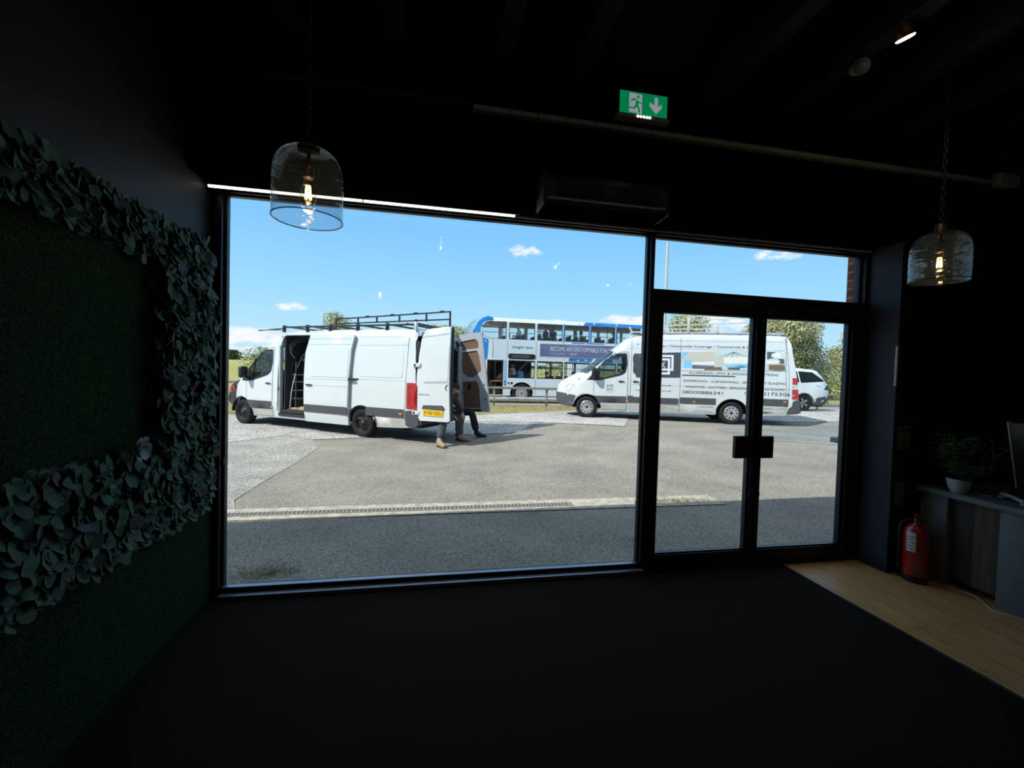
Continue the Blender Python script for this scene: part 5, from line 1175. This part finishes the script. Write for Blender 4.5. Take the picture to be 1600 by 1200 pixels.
# ================================================================== DOUBLE DECKER BUS
BO = Vector((4.5, 19.45, -.07))
bus = empty('double_decker_bus', BO, pi, 'white and blue double decker bus on the road behind the fence', 'bus')
bx = lambda X: 4.5 - X
bz = lambda Z: Z + .07
BS = [(2.45, .36), (2.50, 1.0), (2.42, 1.9), (2.22, 2.6), (2.30, 3.1), (2.44, 3.5), (2.36, 3.85), (2.18, 4.12), (1.95, 4.27), (1.6, 4.33), (-7.9, 4.33), (-8.15, 4.2), (-8.25, 3.9), (-8.3, .4)]
segB = list(zip(BS[:-1], BS[1:]))
def yb(x, z):
    w = 1.25
    if x > 1.6: w -= .28 * ((x - 1.6) / 1.0) ** 2
    d = min(segd((x, z), a, b_) for a, b_ in segB[7:11]); r = .14
    if d < r: w -= (r - math.sqrt(max(0, r * r - (r - d) ** 2))) * .8
    return w
ups = [[(2.38, 3.87), (2.62, 4.05), (3.63, 4.07), (3.63, 3.17), (2.80, 3.17), (2.46, 3.30), (2.36, 3.6)]] + [[(a, 3.18), (a, 4.05), (a + 1.35, 4.05), (a + 1.35, 3.18)] for a in (3.76, 5.24, 6.70, 8.15, 9.6, 11.05)]
los = [[(a, 1.21), (a, 2.12), (a + 1.40, 2.12), (a + 1.40, 1.21)] for a in (3.77, 5.27, 6.74, 8.2, 9.7)]
door = [(2.68, .18), (2.68, 2.11), (3.52, 2.11), (3.52, .18)]
cv = lambda P: [(bx(X), bz(Z)) for X, Z in P]
U = [rnd(cv(p), .06) for p in ups]; Lw = [rnd(cv(p), .05) for p in los]; DR = cv(door)
wxs = (0., -5.3)
out = BS + []
for wx_ in reversed(wxs):
    out += [(wx_ - .60 * cos(a), .50 + .58 * sin(a)) for a in [RAD(-12) + RAD(204) * k / 18 for k in range(19)]]
body = MB()
panel(body, out, m_buswhite, U + Lw + [[(x, z + .0) for x, z in DR[1:3]] + [(DR[2][0], .42), (DR[1][0], .42)]], yb, 0, .05, 1, .45)
panel(body, out, m_buswhite, U + Lw, yb, 0, .05, -1, .45)
strip(body, BS[8:14], lambda x, z: yb(x, z), m_buswhite, .05, 0)
strip(body, BS[0:5], lambda x, z: yb(x, z), m_buswhite, 0, lambda x, z: .38)
body.build('body', bus)
b = MB(); strip(b, BS[4:9], lambda x, z: yb(x, z) - .01, m_busglass, .02, lambda x, z: .45); b.build('upper_windscreen', bus)
b = MB(); panel(b, [(2.50, .9), (2.46, 1.95), (2.30, 2.1), (1.92, 2.1), (1.92, .9)], m_dglass, (), yb, .006, .004, 1, .4); b.build('front_quarter_glass', bus)
for k, (P, g) in enumerate([(p, 'u') for p in U] + [(p, 'l') for p in Lw]):
    for sd in (1, -1):
        cx = sum(q[0] for q in P) / len(P); cz = sum(q[1] for q in P) / len(P)
        xs_ = [q[0] for q in P]; zs_ = [q[1] for q in P]
        inner = [(cx + (x - cx) * .955, cz + (z - cz) * .94) for x, z in P]
        b = MB(); panel(b, P, m_busglass, (), yb, -.03, 0, sd, .6)
        wn = b.build('window_glass', bus)
        b = MB(); panel(b, P, m_gasket, [inner], yb, -.004, .03, sd, .6)
        if (k % 2 == 0) == (sd > 0) or sd < 0:      # opening toplights: a bar across
            z_ = max(zs_) - (max(zs_) - min(zs_)) * .36; yy = sd * (yb(cx, z_) - .02)
            b.box((min(xs_) + .06, yy - .012, z_ - .015), (max(xs_) - .06, yy + .012, z_ + .015), m_gasket)
        b.build('window_seal', wn)
# blue livery
def onb(P, m, nm, off=.006, par=None, lab=None):
    b = MB(); panel(b, cv(P), m, (), yb, off, .004, 1, .4); return b.build(nm, par or bus, lab)
onb([(2.00, 3.45), (2.05, 3.75), (2.20, 4.02), (2.40, 4.20), (2.64, 4.30), (2.93, 4.27), (2.90, 4.12), (2.62, 4.09), (2.38, 3.92), (2.30, 3.6), (2.40, 3.26), (2.72, 3.14), (2.70, 2.6), (2.67, 2.18), (2.60, 2.10), (2.44, 2.3), (2.28, 2.75), (2.10, 3.1)], m_blue, 'blue_sweep', .008, None, 'bright blue front sweep')
onb([(7.70, 4.07), (7.86, 4.24), (11.4, 4.25), (11.4, 4.07)], m_blue, 'blue_band', .008, None, 'bright blue band'); onb([(7.10, 3.04), (7.12, 3.15), (8.9, 3.15), (8.9, 3.04)], m_blue, 'blue_band'); onb([(6.98, 2.16), (6.98, 2.34), (9.4, 2.34), (9.4, 2.16)], m_blue, 'blue_band', .008)
for X in (6.63, 8.08, 9.53): onb([(X, 3.12), (X, 4.10), (X + .06, 4.10), (X + .06, 3.12)], m_blue if X > 8 else m_blue, 'blue_pillar', .006)
onb([(8.20, 2.16), (8.32, 2.34), (8.48, 2.34), (8.34, 2.16)], m_pale, 'white_slash', .012)
for X, Z in ((7.45, 4.15), (8.30, 4.17), (9.56, 4.16), (7.85, 3.10), (7.48, 2.22), (7.9, 2.25)): onb([(X - .05, Z - .04), (X - .04, Z + .04), (X + .03, Z + .045), (X + .05, Z - .03)], m_pale, 'livery_mark', .012)
# destination display, door, panels
ds = onb(rnd([(3.75, 2.18), (3.75, 2.46), (5.17, 2.46), (5.17, 2.18)], .14), m_gasket, 'side_display', .010, None, 'black side display'); onb([(3.95, 2.25), (3.95, 2.40), (4.85, 2.40), (4.85, 2.25)], m_gink, 'display_face', .016, ds)
dn = empty('entrance_door', (0, 0, 0)); dn.parent = bus
b = MB(); panel(b, cv([(2.68, .20), (2.68, 2.11), (3.51, 2.11), (3.51, .20)]), m_gasket, [cv([(2.74, .30), (2.74, 2.04), (3.06, 2.04), (3.06, .30)]), cv([(3.13, .30), (3.13, 2.04), (3.45, 2.04), (3.45, .30)])], yb, -.02, .04, 1, .5); b.build('door_frame', dn)
for a in (2.74, 3.13): b = MB(); panel(b, cv([(a, .30), (a, 2.04), (a + .32, 2.04), (a + .32, .30)]), m_dglass, (), yb, -.03, 0, 1, .6); b.build('door_glass', dn)
b = MB(); b.box((bx(3.45), yb(1., 1.) - .02, bz(1.02)), (bx(2.9), yb(1., 1.) + .0, bz(1.06)), m_orange, bev=.01); b.build('grab_rail', dn)
onb([(3.55, .95), (3.55, 2.10), (3.68, 2.10), (3.68, .95)], mat('pale_blue_panel', rgb(150, 190, 225), .5), 'notice_strip', .008)
for X, Z in ((3.62, 1.02), (3.62, .88), (3.80, .95)): onb([(X + .05 * cos(a), Z + .05 * sin(a)) for a in [2 * pi * k / 10 for k in range(10)]], m_gink, 'round_label', .012)
onb([(3.90, .90), (3.90, 1.0), (4.02, 1.0), (4.02, .90)], m_gasket, 'fuel_flap', .008)
for X in (2.95, 3.70, 5.20, 6.66, 8.12):
    b = MB(); b.tube([(bx(X), yb(bx(X), 2.6) + .001, bz(2.20)), (bx(X), yb(bx(X), 3.) + .001, bz(3.12))], .006, m_gink, 4)
    if X > 3: b.tube([(bx(X), yb(bx(X), .8) + .001, bz(.36 if X > 5.15 else 1.16)), (bx(X), yb(bx(X), 1.) + .001, bz(1.18))], .006, m_gink, 4)
    b.build('panel_joint', bus)
text('fleet_lettering', 'magic bus', bx(3.93), bx(5.02), bz(2.74), .14, m_navytxt, bus, yb, shear=.25, off=.008)
po = onb([(5.40, 2.36), (5.40, 3.02), (9.75, 3.05), (9.75, 2.36)], m_ad, 'advert_poster', .010, None, 'violet grey advert poster')
b = MB(); panel(b, cv([(5.34, 2.31), (5.34, 3.07), (9.8, 3.10), (9.8, 2.31)]), m_pale, [cv([(5.40, 2.36), (5.40, 3.02), (9.75, 3.05), (9.75, 2.36)])], yb, .008, .004, 1, .5); b.build('poster_frame', po)
text('advert_lettering', 'BECOME AN UNSTOPPABLE FORCE', bx(5.95), bx(9.30), bz(2.68), .22, m_pale, po, yb, off=.018)
text('advert_lettering', 'SCHOOL OF BUSINESS', bx(5.96), bx(6.72), bz(2.52), .05, m_pale, po, yb, off=.018); text('advert_lettering', 'APPLY NOW', bx(7.03), bx(7.42), bz(2.48), .12, m_pale, po, yb, off=.018); text('advert_lettering', 'university', bx(5.52), bx(5.80), bz(2.80), .035, m_pale, po, yb, off=.018)
onb([(2.62, .16), (2.62, .24), (11.5, .24), (11.5, .16)], m_pale, 'skirt_trim', .006)
# interior
b = MB(); b.box((-8.2, -1.2, 2.48), (1.85, 1.2, 2.60), m_busin); b.build('upper_floor', bus)
b = MB(); b.box((-8.2, -1.18, .40), (2.3, 1.18, .46), m_busfl); b.build('lower_floor', bus)
b = MB(); b.box((-8.1, -1.14, 4.12), (1.5, -.55, 4.24), m_busin, bev=.02); b.box((-8.1, .55, 4.12), (1.5, 1.14, 4.24), m_busin, bev=.02); b.build('luggage_cove', bus)
b = MB()
for x in (-1.5, -3.0, -4.5, 1.0, .4): b.tube([(x, .35, .46), (x, .35, 2.48)], .018, m_orange if x < 0 else m_plast, 6)
for x in (.9, -1.1, -3.2, -5.): b.tube([(x, .2, 2.6), (x, .2, 4.25)], .018, m_plast, 6)
b.tube([(-6, .3, 2.2), (1, .3, 2.2)], .018, m_orange, 6); b.build('grab_pole', bus)
b = MB(); b.box((.10, -1.1, .46), (.16, .2, 2.4), m_gasket); b.build('cab_partition', bus)
b = MB(); b.box((-.85, -.42, .46), (1.4, -.38, 2.4), m_gasket); b.build('cab_dark_sheet', bus)  # black sheet added to darken the cab behind the driver
def bseat(x, y, z, m=m_seat):
    b = MB(); b.box((x - .22, y - .42, z + .38), (x + .22, y + .42, z + .48), m, bev=.03); b.box((x - .24, y - .42, z + .44), (x - .17, y + .42, z + .98), m, bev=.03); b.box((x - .05, y - .3, z), (x + .05, y + .3, z + .4), m_plast); b.build('passenger_seat', bus)
for k in range(8):
    for y in (.72, -.72): bseat(.9 - k * .82, y, 2.60)
for k in range(5):
    for y in (.72, -.72): bseat(-1.9 - k * .85, y, .46)
b = MB(); b.box((-.30, .25, .80), (.20, .75, .98), m_bluefab, bev=.04); b.box((-.22, .24, .90), (.10, .76, 1.66), m_bluefab, bev=.12); b.box((-.2, .4, .46), (.0, .6, .82), m_plast); b.build('driver_seat', bus, 'pale blue driver seat')
for sd in (1, -1):
    for x in wxs: wheel(bus, (x, sd * 1.08, .50), 'cap', .50, .30, sd)
b = MB()
for x in wxs:
    for sd in (1, -1):
        pts = [(x + .62 * cos(a), .50 + .60 * sin(a)) for a in [pi * k / 12 for k in range(13)]]
        b.add([(px, sd * 1.22, pz) for px, pz in pts] + [(px, sd * .70, pz) for px, pz in pts], [(i, i + 1, 14 + i, 13 + i) for i in range(12)], m_lining, True)
        b.add([(px, sd * .70, pz) for px, pz in pts] + [(x - .62, sd * .7, .3), (x + .62, sd * .7, .3)], [tuple(range(15))], m_lining)
b.box((-8.2, -.7, .30), (2.2, .7, .42), m_lining); b.build('chassis', bus)
b = MB(); b.tube([(2.3, 1.2, 3.0), (2.62, 1.32, 3.02), (2.72, 1.36, 2.9)], .025, m_dplast, 6); b.box((2.62, 1.26, 2.5), (2.74, 1.46, 2.9), m_dplast, bev=.03); b.build('wing_mirror', bus)
# passengers (seated upper bodies and legs)
def rider(X, y, deck, ms, hm, label, turn=0., arm=None, lean=0., hz=0.):
    x = bx(X); z0 = (2.60 if deck else .46) + .50 + hz
    Tm = Matrix.Translation(BO) @ Matrix.Rotation(pi, 4, 'Z') @ Matrix.Translation((x, y, z0)) @ Matrix.Rotation(turn, 4, 'Z')
    w = lambda a, b_, c: Tm @ Vector((a, b_, c))
    J = {'pelvis': w(-.02, 0, .08), 'chest': w(.02 + lean, 0, .40), 'neck': w(.03 + lean, 0, .56), 'headb': w(.04 + lean, 0, .62), 'head': w(.05 + lean, 0, .69), 'shL': w(.02 + lean, .17, .48), 'shR': w(.02 + lean, -.17, .48),
         'elL': w(.06, .22, .24), 'wrL': w(.30, .14, .22), 'elR': w(.06, -.22, .24), 'wrR': w(.30, -.14, .22), 'hipL': w(.02, .09, .06), 'hipR': w(.02, -.09, .06), 'knL': w(.42, .10, .06), 'knR': w(.42, -.10, .06), 'anL': w(.42, .10, -.38 - hz * .9), 'anR': w(.42, -.10, -.38 - hz * .9),
         'handL': w(.38, .12, .22), 'handR': w(.38, -.12, .22)}
    J['face'] = Tm.to_3x3() @ Vector((1, 0, 0))
    if arm: J['elL'] = w(.26, .20, .46); J['wrL'] = w(.50, .18, .47); J['handL'] = w(.62, .17, .46)
    body = [[('pelvis', .12), ('chest', .12), ('neck', .05), ('headb', .055)], [('chest', .12), ('shL', .06), ('elL', .040), ('wrL', .027), ('handL', .026)], [('chest', .12), ('shR', .06), ('elR', .040), ('wrR', .027), ('handR', .026)],
            [('pelvis', .12), ('hipL', .09), ('knL', .06), ('anL', .04)], [('pelvis', .12), ('hipR', .09), ('knR', .06), ('anR', .04)]]
    cl = [('top', [[('pelvis', .12), ('chest', .13)], [('chest', .13), ('shL', .068), ('elL', .046)], [('chest', .13), ('shR', .068), ('elR', .046)]], ms, .014), ('trousers', [[('pelvis', .12), ('hipL', .09), ('knL', .066), ('anL', .046)], [('pelvis', .12), ('hipR', .09), ('knR', .066), ('anR', .046)]], m_blk, .012)]
    return person('person', J, label, body, cl, True, hm, 'people riding the bus', lod=1)
rider(4.42, .55, 1, m_wfab, m_ghair, 'grey-haired passenger in white in the second upper window of the bus', 0, hz=.16)
rider(5.88, .60, 1, m_navyfab, m_hair, 'passenger in a navy top with an arm stretched forward on the upper deck', .2, True, hz=.18)
rider(6.38, .32, 1, m_dkfab, m_hair, 'passenger in a dark top behind the one in navy on the upper deck', .4, hz=.18)
rider(7.50, .75, 1, m_dkfab, m_hair, 'dark-haired passenger low in the fourth upper window of the bus', 0, hz=-.08)
rider(7.98, .30, 1, m_wfab, m_hair, 'passenger with a pale collar at the right of the fourth upper window', 0, hz=.02)
rider(9.8, .5, 1, m_dkfab, m_hair, 'passenger in the sixth upper window of the bus above the second van', 0, hz=.04)
rider(4.20, .50, 0, m_wfab, m_hair, 'bus driver in a white shirt seated at the front of the lower deck', 0, True, hz=.30)
rider(6.05, .5, 0, m_dkfab, m_hair, 'silhouetted passenger in the middle lower window of the bus', 0, hz=-.10)
rider(6.92, .6, 0, m_dkfab, m_hair, 'passenger seen low at the left of the third lower window', 0, hz=-.10)
rider(7.55, .5, 0, m_dkfab, m_hair, 'passenger seen low at the right of the third lower window', 0, hz=-.08)

# ================================================================== CARS
def car(name, loc, hd, label, paint, CS, wins, wx, R, W_, kind, extra):
    t = empty(name, loc, hd, label, 'car')
    segs = list(zip(CS[:-1], CS[1:])); belt = extra['belt']
    xs_ = [p[0] for p in CS]; xf, xr = max(xs_), min(xs_)
    def yc(x, z):
        w = W_ / 2
        if z > belt: w -= .24 * (z - belt)/.6
        if z < .45: w -= .05
        if x > xf - .8: w -= .22 * ((x - xf + .8) / .8) ** 2
        if x < xr + .6: w -= .16 * ((xr + .6 - x) / .6) ** 2
        d = min(segd((x, z), a, b_) for a, b_ in segs)
        if d < .09: w -= (.09 - math.sqrt(max(0, .0081 - (.09 - d) ** 2))) * .7
        return w
    out = list(CS)
    for q in reversed(wx): out += [(q - (R + .06) * cos(a), R + (R + .05) * sin(a)) for a in [RAD(-10) + RAD(200) * k / 16 for k in range(17)]]
    b = MB()
    for sd in (1, -1): panel(b, out, paint, wins, yc, 0, .03, sd, .25)
    a0, a1, r0, r1 = extra['screens']
    strip(b, CS[:a0 + 1], yc, paint, .03, lambda x, z: .12); strip(b, CS[a1:r0 + 1], yc, paint, .04, 0.); strip(b, CS[r1:], yc, paint, .0, lambda x, z: -.10)
    b.build('body', t)
    b = MB(); strip(b, CS[a0:a1 + 1], lambda x, z: yc(x, z) - .01, m_carglass, .03, .08); b.build('windscreen', t)
    b = MB(); strip(b, CS[r0:r1 + 1], lambda x, z: yc(x, z) - .01, m_dglass, .0, -.05); b.build('rear_window', t)
    for w in wins:
        for sd in (1, -1): b = MB(); panel(b, w, m_dglass, (), yc, -.012, 0, sd, .4); b.build('side_window', t)
    for q in wx:
        for sd in (1, -1): wheel(t, (q, sd * (W_ / 2 - .13), R), kind, R, .24, sd)
        b = MB()
        for sd in (1, -1): b.tube([(q + (R + .05) * cos(a), sd * (yc(q, R * 1.8) - .01), R + (R + .04) * sin(a)) for a in [RAD(-10) + RAD(200) * k / 16 for k in range(17)]], .035, m_plast, 6)
        b.build('arch_trim', t)
    b = MB(); b.box((xr + .3, -W_ / 2 + .1, .22), (xf - .3, W_ / 2 - .1, .36), m_lining); 
    for q in wx:
        for sd in (1, -1): b.box((q - R * .95, sd * (W_ / 2 - .26), .30), (q + R * .95, sd * (W_ / 2 - .30), R * 2), m_lining)
    b.build('underbody', t)
    b = MB()
    for sd in (1, -1): panel(b, extra['bump'], m_plast, (), yc, .012, .02, sd, .3)
    strip(b, extra['bumpc'], lambda x, z: yc(x + .03, z) + .01, m_plast, 0., -.12); b.build('rear_bumper', t)
    for sd in (1, -1): b = MB(); panel(b, extra['lamp'], extra['lampm'], (), yc, .010, .02, sd, .3); b.build('tail_lamp', t)
    for sd in (1, -1): b = MB(); panel(b, rnd([(xf - .08, .68), (xf - .10, .80), (xf - .45, .84), (xf - .40, .72)], .02), m_clear, (), yc, .008, .02, sd, .3); b.build('headlamp', t)
    b = MB(); b.box((-2.0, -.6, .5), (-.6, .6, .9), m_seat, bev=.05); b.box((-2.1, -.6, .9), (-1.95, .6, 1.3), m_seat, bev=.05); b.build('seats', t)
    for sd in (1, -1): b = MB(); b.box((-.62, sd * (W_ / 2 - .03), belt + .02), (-.48, sd * (W_ / 2 + .16), belt + .18), paint, bev=.04); b.build('wing_mirror', t)
    return t, yc
SUV = [(.78, .30), (.84, .75), (.72, 1.05), (.0, 1.16), (-.45, 1.22), (-1.05, 1.74), (-1.4, 1.82), (-2.6, 1.86), (-3.35, 1.80), (-3.52, 1.74), (-3.80, 1.24), (-3.90, 1.10), (-3.93, .80), (-3.86, .42), (-3.60, .30)]
_q = lambda P: [((x if x > -3 else -3 + (x + 3) * 1.22), z) for x, z in P]
SUV = _q(SUV)
sw = [rnd([(-.62, 1.20), (-1.12, 1.66), (-1.75, 1.72), (-1.75, 1.22)], .04), rnd([(-1.82, 1.22), (-1.82, 1.72), (-2.7, 1.72), (-2.7, 1.24)], .04), rnd([(-2.74, 1.22), (-2.74, 1.72), (-3.35, 1.69), (-3.86, 1.30)], .04)]
suv, yc_ = car('car', (12.78, 13.72, .19), RAD(172), 'white estate car with black lower trim parked to the right of the signwritten van', m_white, SUV, sw, (0, -2.9), .37, 2.0, 'alloy',
    {'belt': 1.2, 'screens': (4, 6, 9, 10), 'bump': _q([(-3.30, .42), (-3.40, .60), (-3.93, .72), (-3.90, .45), (-3.62, .30), (-3.30, .30)]), 'bumpc': _q([(-3.94, .70), (-3.90, .44), (-3.62, .30)]),
     'lamp': rnd(_q([(-3.35, 1.12), (-3.86, 1.12), (-3.90, .93), (-3.72, .95)]), .02), 'lampm': m_dplast})
HB = [(.80, .28), (.86, .60), (.74, .85), (.1, .98), (-.25, 1.02), (-.95, 1.44), (-1.3, 1.50), (-2.4, 1.48), (-2.85, 1.40), (-3.0, 1.34), (-3.42, .98), (-3.50, .85), (-3.50, .45), (-3.30, .28)]
hw = [rnd([(-.42, 1.0), (-1.0, 1.36), (-1.6, 1.40), (-1.6, 1.02)], .04), rnd([(-1.66, 1.02), (-1.66, 1.40), (-2.4, 1.38), (-2.75, 1.05)], .04)]
# seen nose right, tail left
car('car', (-3.02, 13.0, -.15), RAD(2), 'dark hatchback mostly hidden behind the front of the open van', m_carblk, HB, hw, (0, -2.6), .32, 1.8, 'alloy',
    {'belt': 1.0, 'screens': (4, 6, 9, 10), 'bump': [(-3.0, .40), (-3.5, .55), (-3.48, .40), (-3.3, .28), (-3.0, .28)], 'bumpc': [(-3.51, .55), (-3.50, .42), (-3.3, .28)], 'lamp': rnd([(-3.30, .98), (-3.46, .92), (-3.5, .72), (-3.25, .80)], .02), 'lampm': m_red})

# ================================================================== FENCE
def fence(x0, x1, y, step, label):
    t = empty('timber_fence', (x0, y, gz(x0, y)), 0, label, 'fence')
    n = int((x1 - x0) / step); 
    for i in range(n + 1):
        x = x0 + i * step; z = gz(x, y); b = MB(); b.box((x - .05, y - .05, z - .1), (x + .05, y + .05, z + .90), m_timber, bev=.01); child(b, 'post', t)
    for h in (.80, .24):
        b = MB()
        b.box((x0 - .1, y - .09, gz(x0, y) + h), (x0 + n * step + .1, y - .05, gz(x0, y) + h + .11), m_timber, bev=.008); child(b, 'rail', t)
fence(-19.4, 25.0, 15.9, 2.46, 'low weathered timber post and rail fence in front of the bus')

# ================================================================== LAMP POST
lp = empty('lamp_post', (16.6, 19.5 + 6, 0), 0, 'tall galvanised street lamp post rising behind the signwritten van', 'lamp post')
b = MB(); b.lathe([(.17, 0), (.17, 1.2), (.13, 1.25), (.12, 4), (.10, 9), (.08, 12.5)], m_lamp, 16); b.build('column', lp)
b = MB(); b.tube([(0, 0, 12.3), (0, -.3, 12.7), (0, -1.2, 12.9)], .05, m_lamp, 8); b.build('bracket_arm', lp)
b = MB(); b.box((-.14, -1.9, 12.82), (.14, -1.1, 12.98), m_lamp, bev=.05); b.build('lantern', lp)

# ================================================================== TREES
def tree(name, loc, w, h, label, m, n=2600, sz=.22, group=None, trunk=.35, seed=0, cat_='tree'):
    r = random.Random(seed); loc = (loc[0], loc[1], fieldz(loc[1])); t = empty(name, loc, 0, label, cat_, group)
    b = MB(); b.tube([(0, 0, -.2), (.1, .05, h * .25), (-.05, 0, h * .5), (.1, 0, h * .8)], [.03 * h, .022 * h, .016 * h, .005 * h], m_bark, 8)
    for k in range(7):
        a = r.uniform(0, 6.28); z = h * r.uniform(.25, .6); b.tube([(0, 0, z), (cos(a) * w * .12, sin(a) * w * .12, z + h * .10), (cos(a) * w * .22, sin(a) * w * .22, z + h * .20)], [.012 * h, .008 * h, .003 * h], m_bark, 6)
    b.build('trunk', t)
    blobs = []
    for k in range(16):
        a = r.uniform(0, 6.28); q = math.sqrt(r.random()); z = r.uniform(trunk, .92); rr_ = (1 - abs(z - .6) * 1.1)
        blobs.append((Vector((cos(a) * q * w * .36 * rr_, sin(a) * q * w * .36 * rr_, z * h)), r.uniform(.13, .24) * w))
    b = MB()
    for _ in range(n):
        c, R = r.choice(blobs); d = Vector((r.gauss(0, 1), r.gauss(0, 1), r.gauss(0, 1))).normalized(); p = c + d * R * r.uniform(.55, 1.08) ; p.z = max(p.z, h * trunk * .6)
        if p.z > h: p.z = h - r.uniform(0, .3)
        nn = (d + Vector((r.gauss(0, .5), r.gauss(0, .5), r.gauss(.3, .5)))).normalized(); tt = nn.cross(Vector((0, 0, 1))).normalized(); u = nn.cross(tt); s_ = sz * r.uniform(.5, 1.2)
        b.add([p - tt * s_ * .5, p + u * s_ * .5 + nn * s_ * .15, p + tt * s_ * .5, p - u * s_ * .6], [(0, 1, 2, 3)], m)
    b.build('crown', t, kind='stuff')
    return t
tree('tree', (-8.4, 36, 0), 4.0, 5.6, 'small green tree showing above the roof of the open van', m_tree, 6000, .14, seed=1)
tree('tree', (-107, 250, 0), 12.0, 5.2, 'dark rounded tree clump on the field at the far left', m_treed, 5000, .7, seed=2, trunk=.12)
tree('tree', (-97, 255, 0), 9, 3.2, 'lower dark tree beside the rounded clump at the far left', m_treed, 2600, .6, seed=12, trunk=.12)
tree('tree', (1.6, 44, 0), 7.5, 5.2, 'green tree behind the roof rack of the open van', m_tree, 7000, .19, seed=3)
tree('tree', (21.5, 30, 0), 5.6, 6.6, 'green tree seen through the roof rack of the signwritten van', m_tree, 8000, .15, seed=4)
tree('tree', (28.0, 26.6, 0), 9.0, 6.7, 'large leafy tree filling the right door pane above the white car', m_tree, 48000, .14, seed=5, trunk=.12)
tree('tree', (38.5, 30, 0), 6.4, 5.8, 'rounded tree right of the large leafy tree', m_tree, 22000, .14, seed=6, trunk=.12)
for k, (x, y, w, h, l) in enumerate(((-15.6, 40, 4.6, 2.3, 'low hedge shrub seen through the cab window of the open van'), (3.5, 30, 7, 2.2, 'low shrub seen through the lower bus windows near the driver'), (11.6, 31, 7, 2.3, 'low shrub seen through the middle lower bus windows'),
                                     (24.5, 21.3, 5, 2.0, 'dark shrub behind the white car'), (36.5, 22.8, 6, 2.0, 'dark shrub at the right edge of the doors'))):
    tree('shrub', (x, y, 0), w, h, l, m_treed if x > 20 else m_tree, 5000, .13, seed=20 + k, trunk=.05, cat_='shrub')
b = MB(); rr = random.Random(31)
for _ in range(9000):
    x = rr.uniform(-160, 260); y = 262 + rr.uniform(0, 6); z = fieldz(262) + rr.uniform(0, 1) * (1.9 + .9 * sin(x * .09) + .6 * sin(x * .31)); s_ = rr.uniform(.4, .9); a = rr.uniform(-.6, .6)
    b.add([(x - s_, y, z - s_ * .5), (x + s_, y + a, z - s_ * .5), (x + s_ * .6, y, z + s_ * .6), (x - s_ * .6, y + a, z + s_ * .6)], [(0, 1, 2, 3)], m_treed)
b.build('distant_hedgerow', None, 'long dark hedgerow on the horizon beyond the field', 'hedgerow', kind='stuff')
# white board beyond the bus
b = MB(); b.box((8.9, 24.2, .3), (10.6, 24.3, 2.2), m_pale, bev=.01); b.box((9.1, 24.25, -.1), (9.2, 24.35, .4), m_timber); b.box((10.3, 24.25, -.1), (10.4, 24.35, .4), m_timber); b.build('white_board', None, 'white board on short posts seen through a lower bus window', 'board', loc=(9.7, 24.3, 0))
